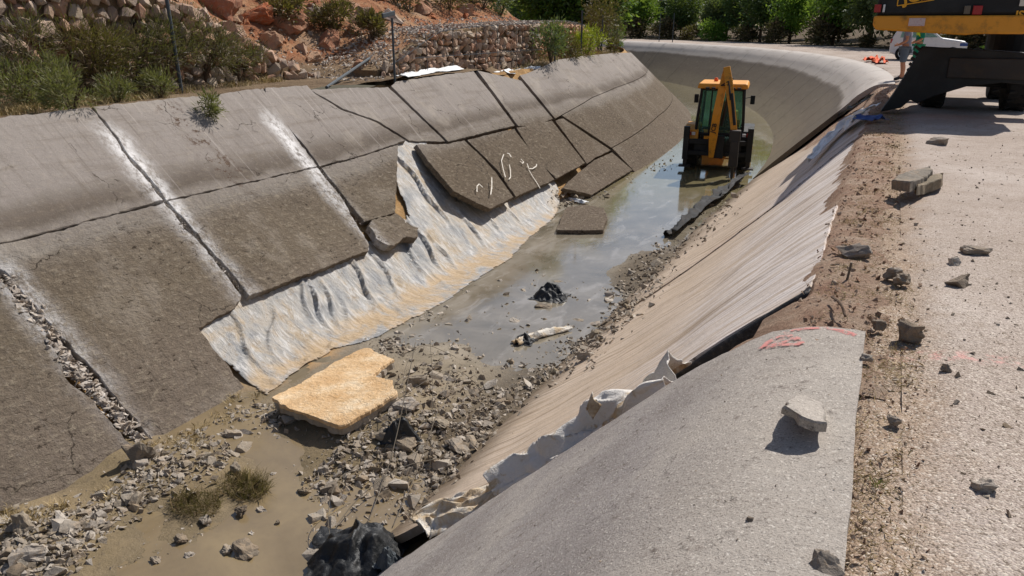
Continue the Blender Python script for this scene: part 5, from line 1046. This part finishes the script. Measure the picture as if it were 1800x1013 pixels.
# ---- wheeled excavator on the road, seen from its tail
YE = 15.0
def eP(x, y, Y=YE): return aty(x, y, Y)
k0, k1 = eP(1532, 57), eP(1532, 28); zb, zs = k0.z, k1.z; xl = k0.x; xr = xl + 2.62
EX = empty('wheeled_excavator', 'large yellow and black wheeled excavator standing on the road with its tail to the camera', 'excavator', (xl + 1.3, 18.2, 0)); eo = EX.location.copy()
def E(mb, name, mat, par=None, bevel=.02): mb.V = [tuple(Vector(v) - eo) for v in mb.V]; return mb.build(name, mat, par or EX, bevel)
mb = MB(); mb.prism([(xl + .03, zs - .01), (xr - .03, zs - .01), (xr - .03, zs + .95), (xr - .25, zs + 1.12), (xl + .25, zs + 1.12), (xl + .03, zs + .95)], 'y', YE, YE + 1.0); CW = E(mb, 'counterweight', M['blackp'], None, .06)
mb = MB(); mb.prism([(xl + .06, zb + .04), (xl, zb + .12), (xl, zs), (xr, zs), (xr, zb + .12), (xr - .4, zb - .02), (xr - 1.05, zb - .02), (xr - 1.2, zb - .04), (xl + .55, zb + .01)], 'y', YE - .06, YE + .95); E(mb, 'yellow_skirt', M['yellow'], None, .03)
for (x0, x1, y0, y1, mt) in ((1536, 1550, 8, 22, 'red'), (1551, 1557, 8, 22, 'white'), (1708, 1728, 10, 26, 'red'), (1693, 1707, 10, 25, 'wire')):
    a, b = eP(x0, y1), eP(x1, y0); mb = MB(); mb.box(((a.x + b.x) / 2, YE - .02, (a.z + b.z) / 2), (b.x - a.x, .06, b.z - a.z)); E(mb, 'tail_light', M[mt], CW, .008)
a, b = eP(1596, 46), eP(1627, 32); mb = MB(); mb.box(((a.x + b.x) / 2, YE - .072, (a.z + b.z) / 2), (b.x - a.x, .02, b.z - a.z)); E(mb, 'number_plate', plain('plate_white', '#cdb9b4', .5, dirt=.8, dirtcol='#b3605a', scale=25), CW, .004)
lc = eP(1610, 0); lw, lh = .27, .21
mb = MB()
for (p, q) in (((-1, -.72), (1, -.30)), ((1, -.30), (1, .72)), ((1, .72), (-1, .30)), ((-1, .30), (-1, -.72))):
    mb.tube([(lc.x + p[0] * lw, YE - .012, lc.z + p[1] * lh + .06), (lc.x + q[0] * lw, YE - .012, lc.z + q[1] * lh + .06)], .012, 4)
E(mb, 'logo_frame', M['yellowtext'], CW, 0)
lt = lettering(CW, 'JCB', .26, Vector((lc.x, YE - .012, lc.z + .06)) - eo, (RAD(90), RAD(-12), 0), M['yellowtext'])
lettering(CW, 'JS', .17, Vector((eP(1792, 27).x, YE - .012, eP(1792, 27).z)) - eo, (RAD(90), 0, 0), M['yellowtext'])
a = eP(1795, 4); mb = MB(); mb.box((a.x + .1, YE - .01, a.z), (.24, .03, .12)); E(mb, 'badge', M['chalk'], CW, .004)
mb = MB(); mb.box((xl + 1.3, YE + 2.0, zs + .45), (2.5, 2.4, .95)); mb.box((xl + 1.75, YE + 1.6, zs + 1.15), (1.6, 1.9, .75)); E(mb, 'engine_housing', M['blackp'], None, .06)
mb = MB(); mb.prism([(YE + 3.2, zs + .1), (YE + 5.2, zs + .1), (YE + 5.25, zs + .8), (YE + 4.8, zs + 1.75), (YE + 3.3, zs + 1.8)], 'x', xl + .08, xl + 1.05); cbx = E(mb, 'cab', M['yellow'], None, .05)
for X in (xl + .07, xl + 1.06): mb = MB(); mb.prism([(YE + 3.4, zs + .6), (YE + 5.05, zs + .75), (YE + 4.72, zs + 1.66), (YE + 3.4, zs + 1.66)], 'x', X - .008, X + .008); E(mb, 'window', M['glass'], cbx, 0)
mb = MB(); mb.lathe([(.55, .98), (.55, zb + .02)], 'z', 28, (aty(1790, 70, 18.4).x, 18.4, 0)); E(mb, 'slew_ring', M['blackp'], None, .01)
mb = MB(); mb.prism([(17.0, .55), (17.0, 1.0), (20.3, 1.0), (20.3, .55), (19.8, .42), (17.4, .42)], 'x', xl + 1.25, xl + 2.35); E(mb, 'chassis', M['blackp'], None, .03)
for yy in (17.35, 19.9): mb = MB(); mb.box((xl + 1.85, yy, .55), (1.9, .22, .26)); E(mb, 'axle', M['blackp'], None, .03)
for yy in (17.35, 19.9):
    for xx in (xl + 1.22, xl + 2.6): wheel(EX, Vector((xx, yy, .50)) - eo, .50, .42, M['yellow'])
# tail blade: a tall folded plate whose left tip rests on the ground
YB = 15.8
pb = [eP(x, y, YB) for x, y in ((1546, 205), (1570, 166), (1600, 118), (1621, 82), (1650, 84), (1700, 86), (1760, 90), (1830, 95), (1830, 150), (1760, 146), (1700, 152), (1640, 170), (1612, 182), (1600, 176), (1584, 190))]
pb[0].z = .01; mb = MB(); mb.prism([(p.x, p.z) for p in pb], 'y', YB, YB + .42); bl_ = E(mb, 'blade', M['blackp'], None, .015)
for k in range(5):
    t = (k + .3) / 5; x, y = 1603 + 17 * t, 128 - 50 * t; p = eP(x, y, YB + .2); mb = MB(); mb.box((p.x - .04, YB + .2, p.z), (.12, .3, .05), Matrix.Rotation(.6, 3, 'Y')); E(mb, 'cutting_tooth', M['steel'], bl_, .01)
a = eP(1700, 122, YB); mb = MB(); mb.box((a.x + .45, YB - .03, a.z + .02), (1.5, .06, .34)); E(mb, 'blade_rib', M['steel'], bl_, .015)
for x in (1660, 1780): a = eP(x, 125, YB); mb = MB(); mb.box((a.x, YB + .8, a.z), (.2, 1.3, .22)); E(mb, 'blade_arm', M['blackp'], None, .02)
mb = MB(); P = [Vector((xl + 1.4, 19.6, 1.9)), Vector((xl + 1.4, 21.5, 3.9)), Vector((xl + 1.4, 23.6, 4.3))]; mb.tube(P, [.22, .24, .16], 4); E(mb, 'boom', M['yellow'], None, .01)
mb = MB(); P = [Vector((xl + 1.4, 23.6, 4.35)), Vector((xl + 1.45, 25.0, 4.0)), Vector((xl + 1.45, 25.8, 3.4))]; mb.tube(P, [.16, .15, .1], 4); E(mb, 'dipper', M['yellow'], None, .01)
mb = MB(); mb.prism([(25.6, 3.5), (26.1, 3.4), (26.2, 2.9), (25.8, 2.6), (25.3, 2.65), (25.4, 2.75), (25.8, 2.8), (26.0, 3.0), (25.95, 3.25)], 'x', xl + 1.0, xl + 1.9); E(mb, 'digging_bucket', M['steel'], None, .01)
# ---- white car behind the people
cy = atz(1565, 106, 0).y; xa, xb = aty(1562, 95, cy).x, aty(1698, 95, cy).x
CR = empty('parked_car', 'white parked car mostly hidden behind the two people and the excavator', 'car', ((xa + xb) / 2, cy + .8, 0)); ln_ = xb - xa
def cx(t): return -ln_ / 2 + ln_ * t
mb = MB(); mb.prism([(cx(0), .35), (cx(0), .80), (cx(.02), 1.0), (cx(.08), 1.40), (cx(.2), 1.48), (cx(.48), 1.46), (cx(.66), 1.0), (cx(.97), .86), (cx(1), .66), (cx(1), .30), (cx(.9), .24), (cx(.08), .24)], 'y', -.82, .82); cb_ = mb.build('body', M['white'], CR, .07)
for sy in (-.825, .825): mb = MB(); mb.prism([(cx(.12), 1.0), (cx(.14), 1.36), (cx(.46), 1.36), (cx(.61), 1.02)], 'y', sy - .006, sy + .006); mb.build('side_window', M['glass'], cb_)
for t in (.18, .82):
    for sy in (-.74, .74): mb = MB(); mb.lathe([(.16, -.1), (.30, -.1), (.31, .0), (.30, .1), (.16, .1)], 'y', 20, (cx(t), sy, .31)); w_ = mb.build('wheel', M['tyre'], CR); mb = MB(); mb.lathe([(.05, -.085), (.18, -.105), (.18, .105), (.05, .085)], 'y', 14, (cx(t), sy, .31)); mb.build('rim', M['rod'], w_)
mb = MB(); mb.box((cx(.95), -.78, .72), (.3, .1, .14)); mb.build('headlight', M['blue'], CR, .02); mb = MB(); mb.box((cx(.015), -.74, .85), (.1, .14, .2)); mb.build('tail_light', M['red'], CR, .02)
# ---- people
def skin_mesh(J, Ed, root, sub=2):
    me = bpy.data.meshes.new('figure'); names = list(J); me.from_pydata([J[n][0] for n in names], [(names.index(a), names.index(b)) for a, b in Ed], [])
    o = bpy.data.objects.new('figure', me); COL.objects.link(o); o.modifiers.new('s', 'SKIN')
    for i, n in enumerate(names): r_ = J[n][1]; me.skin_vertices[0].data[i].radius = r_ if hasattr(r_, '__len__') else (r_, r_); me.skin_vertices[0].data[i].use_root = n == root
    md = o.modifiers.new('u', 'SUBSURF'); md.levels = md.render_levels = sub; bpy.context.view_layer.update()
    m2 = bpy.data.meshes.new_from_object(o.evaluated_get(bpy.context.evaluated_depsgraph_get())); bpy.data.objects.remove(o); m2.shade_smooth(); return m2
def person(loc, rz_, label, upper, lower, long_legs, shoe, hair, sc_=1.0, vest=None):
    P = empty('person', label, 'person', loc, rz_); P.scale = (sc_,) * 3
    J = {'pelvis': ((0, 0, .95), (.15, .11)), 'belly': ((0, 0, 1.10), (.145, .105)), 'chest': ((0, -.01, 1.32), (.17, .11)), 'neckb': ((0, -.01, 1.47), .07), 'neck': ((0, .01, 1.54), .055), 'head': ((0, .03, 1.62), (.075, .09)), 'crown': ((0, .02, 1.74), (.075, .09)), 'nose': ((0, .125, 1.63), .014), 'chin': ((0, .09, 1.57), .035)}
    Ed = [('pelvis', 'belly'), ('belly', 'chest'), ('chest', 'neckb'), ('neckb', 'neck'), ('neck', 'head'), ('head', 'crown'), ('head', 'nose'), ('head', 'chin')]
    for s_, t in ((-1, 'l'), (1, 'r')):
        J.update({'hip' + t: ((s_ * .095, 0, .88), .095), 'thigh' + t: ((s_ * .10, .015, .70), .08), 'knee' + t: ((s_ * .105, .02, .49), .058), 'calf' + t: ((s_ * .11, -.015, .34), .058), 'ankle' + t: ((s_ * .115, -.02, .10), .038), 'heel' + t: ((s_ * .115, -.05, .04), .035), 'ball' + t: ((s_ * .125, .11, .035), .036), 'toe' + t: ((s_ * .13, .18, .03), .026),
                  'sh' + t: ((s_ * .17, -.01, 1.41), .068), 'ua' + t: ((s_ * .225, -.02, 1.27), .052), 'el' + t: ((s_ * .245, -.03, 1.12), .042), 'fa' + t: ((s_ * .21, .09, 1.05), .038), 'wr' + t: ((s_ * .14, .20, 1.0), .027), 'palm' + t: ((s_ * .10, .25, .985), (.035, .022))})
        Ed += [('pelvis', 'hip' + t), ('hip' + t, 'thigh' + t), ('thigh' + t, 'knee' + t), ('knee' + t, 'calf' + t), ('calf' + t, 'ankle' + t), ('ankle' + t, 'heel' + t), ('ankle' + t, 'ball' + t), ('ball' + t, 'toe' + t), ('chest', 'sh' + t), ('sh' + t, 'ua' + t), ('ua' + t, 'el' + t), ('el' + t, 'fa' + t), ('fa' + t, 'wr' + t), ('wr' + t, 'palm' + t)]
        for f_, (dx, dz, l_) in enumerate(((-.015, .025, .075), (-.02, .008, .085), (-.02, -.010, .08), (-.015, -.026, .065))):
            a = 'f%d' % f_ + t; J[a] = ((s_ * (.085 + dx), .285, .985 + dz), .0095); J[a + 'b'] = ((s_ * (.085 + dx) - s_ * l_ * .6, .285 + l_ * .35, .975 + dz), .008); Ed += [('palm' + t, a), (a, a + 'b')]
        J['th' + t] = ((s_ * .095, .235, 1.02), .011); J['thb' + t] = ((s_ * .07, .265, 1.045), .009); Ed += [('palm' + t, 'th' + t), ('th' + t, 'thb' + t)]
    body = obj('body', skin_mesh(J, Ed, 'pelvis'), M['skin'], P)
    def cl_(name, keys, grow, mat, root, over=None):
        Jc = {k: (J[k][0], tuple(x + grow for x in J[k][1]) if hasattr(J[k][1], '__len__') else J[k][1] + grow) for k in keys}
        if over: Jc.update(over)
        obj(name, skin_mesh(Jc, [(a, b) for a, b in Ed if a in Jc and b in Jc], root), mat, P)
    cl_('shirt', ['belly', 'chest', 'neckb', 'shl', 'shr', 'ual', 'uar', 'ell', 'elr', 'pelvis'], .022, upper, 'belly', {'pelvis': ((0, 0, .93), (.17, .13)), 'neckb': ((0, -.01, 1.46), .075)} | ({t: (tuple(Vector(J['ua' + t[-1]][0]) * .75 + Vector(J['el' + t[-1]][0]) * .25), .066) for t in ('ell', 'elr')} if not vest else {}))
    lk = ['pelvis', 'hipl', 'hipr', 'thighl', 'thighr', 'kneel', 'kneer'] + (['calfl', 'calfr', 'anklel', 'ankler'] if long_legs else [])
    cl_('trousers' if long_legs else 'shorts', lk, .028, lower, 'pelvis', {'pelvis': ((0, 0, .97), (.172, .13))})
    for t in 'lr': cl_('shoe', ['ankle' + t, 'heel' + t, 'ball' + t, 'toe' + t], .016, shoe, 'ankle' + t, {'ankle' + t: (tuple(Vector(J['ankle' + t][0]) + Vector((0, 0, .0))), .048)})
    if vest: cl_('safety_vest', ['belly', 'chest', 'shl', 'shr'], .036, vest, 'belly')
    mb = MB(); r_ = random.Random(5); V, F = leaves((0, -.005, 1.715), (.10, .11, .085), 900, .05, .014, 31, 18, .1, .6, .5); obj('hair', mesh_from(V, F), hair, P)
    return P
person(atz(1583, 141, 0), RAD(82), 'person in grey shirt and slate shorts standing at the canal lip beside the excavator', M['greyshirt'], M['shorts'], False, M['shoe'], M['hair'])
person(atz(1606, 131, 0), RAD(100), 'person in green workwear and lime vest standing behind the one in shorts', M['greencloth'], M['greencloth'], True, M['hivis'], M['hair'], 1.0, M['hivis'])
cloth('orange_netting', [atz(x, y, .05) for x, y in ((1524, 107), (1534, 106), (1545, 108), (1550, 111))], .24, Vector((0, 0, 1)), 'crumpled orange netting lying on the lip before the bend', M['orange'], 'netting', .25, 91, nu=50, nv=16)
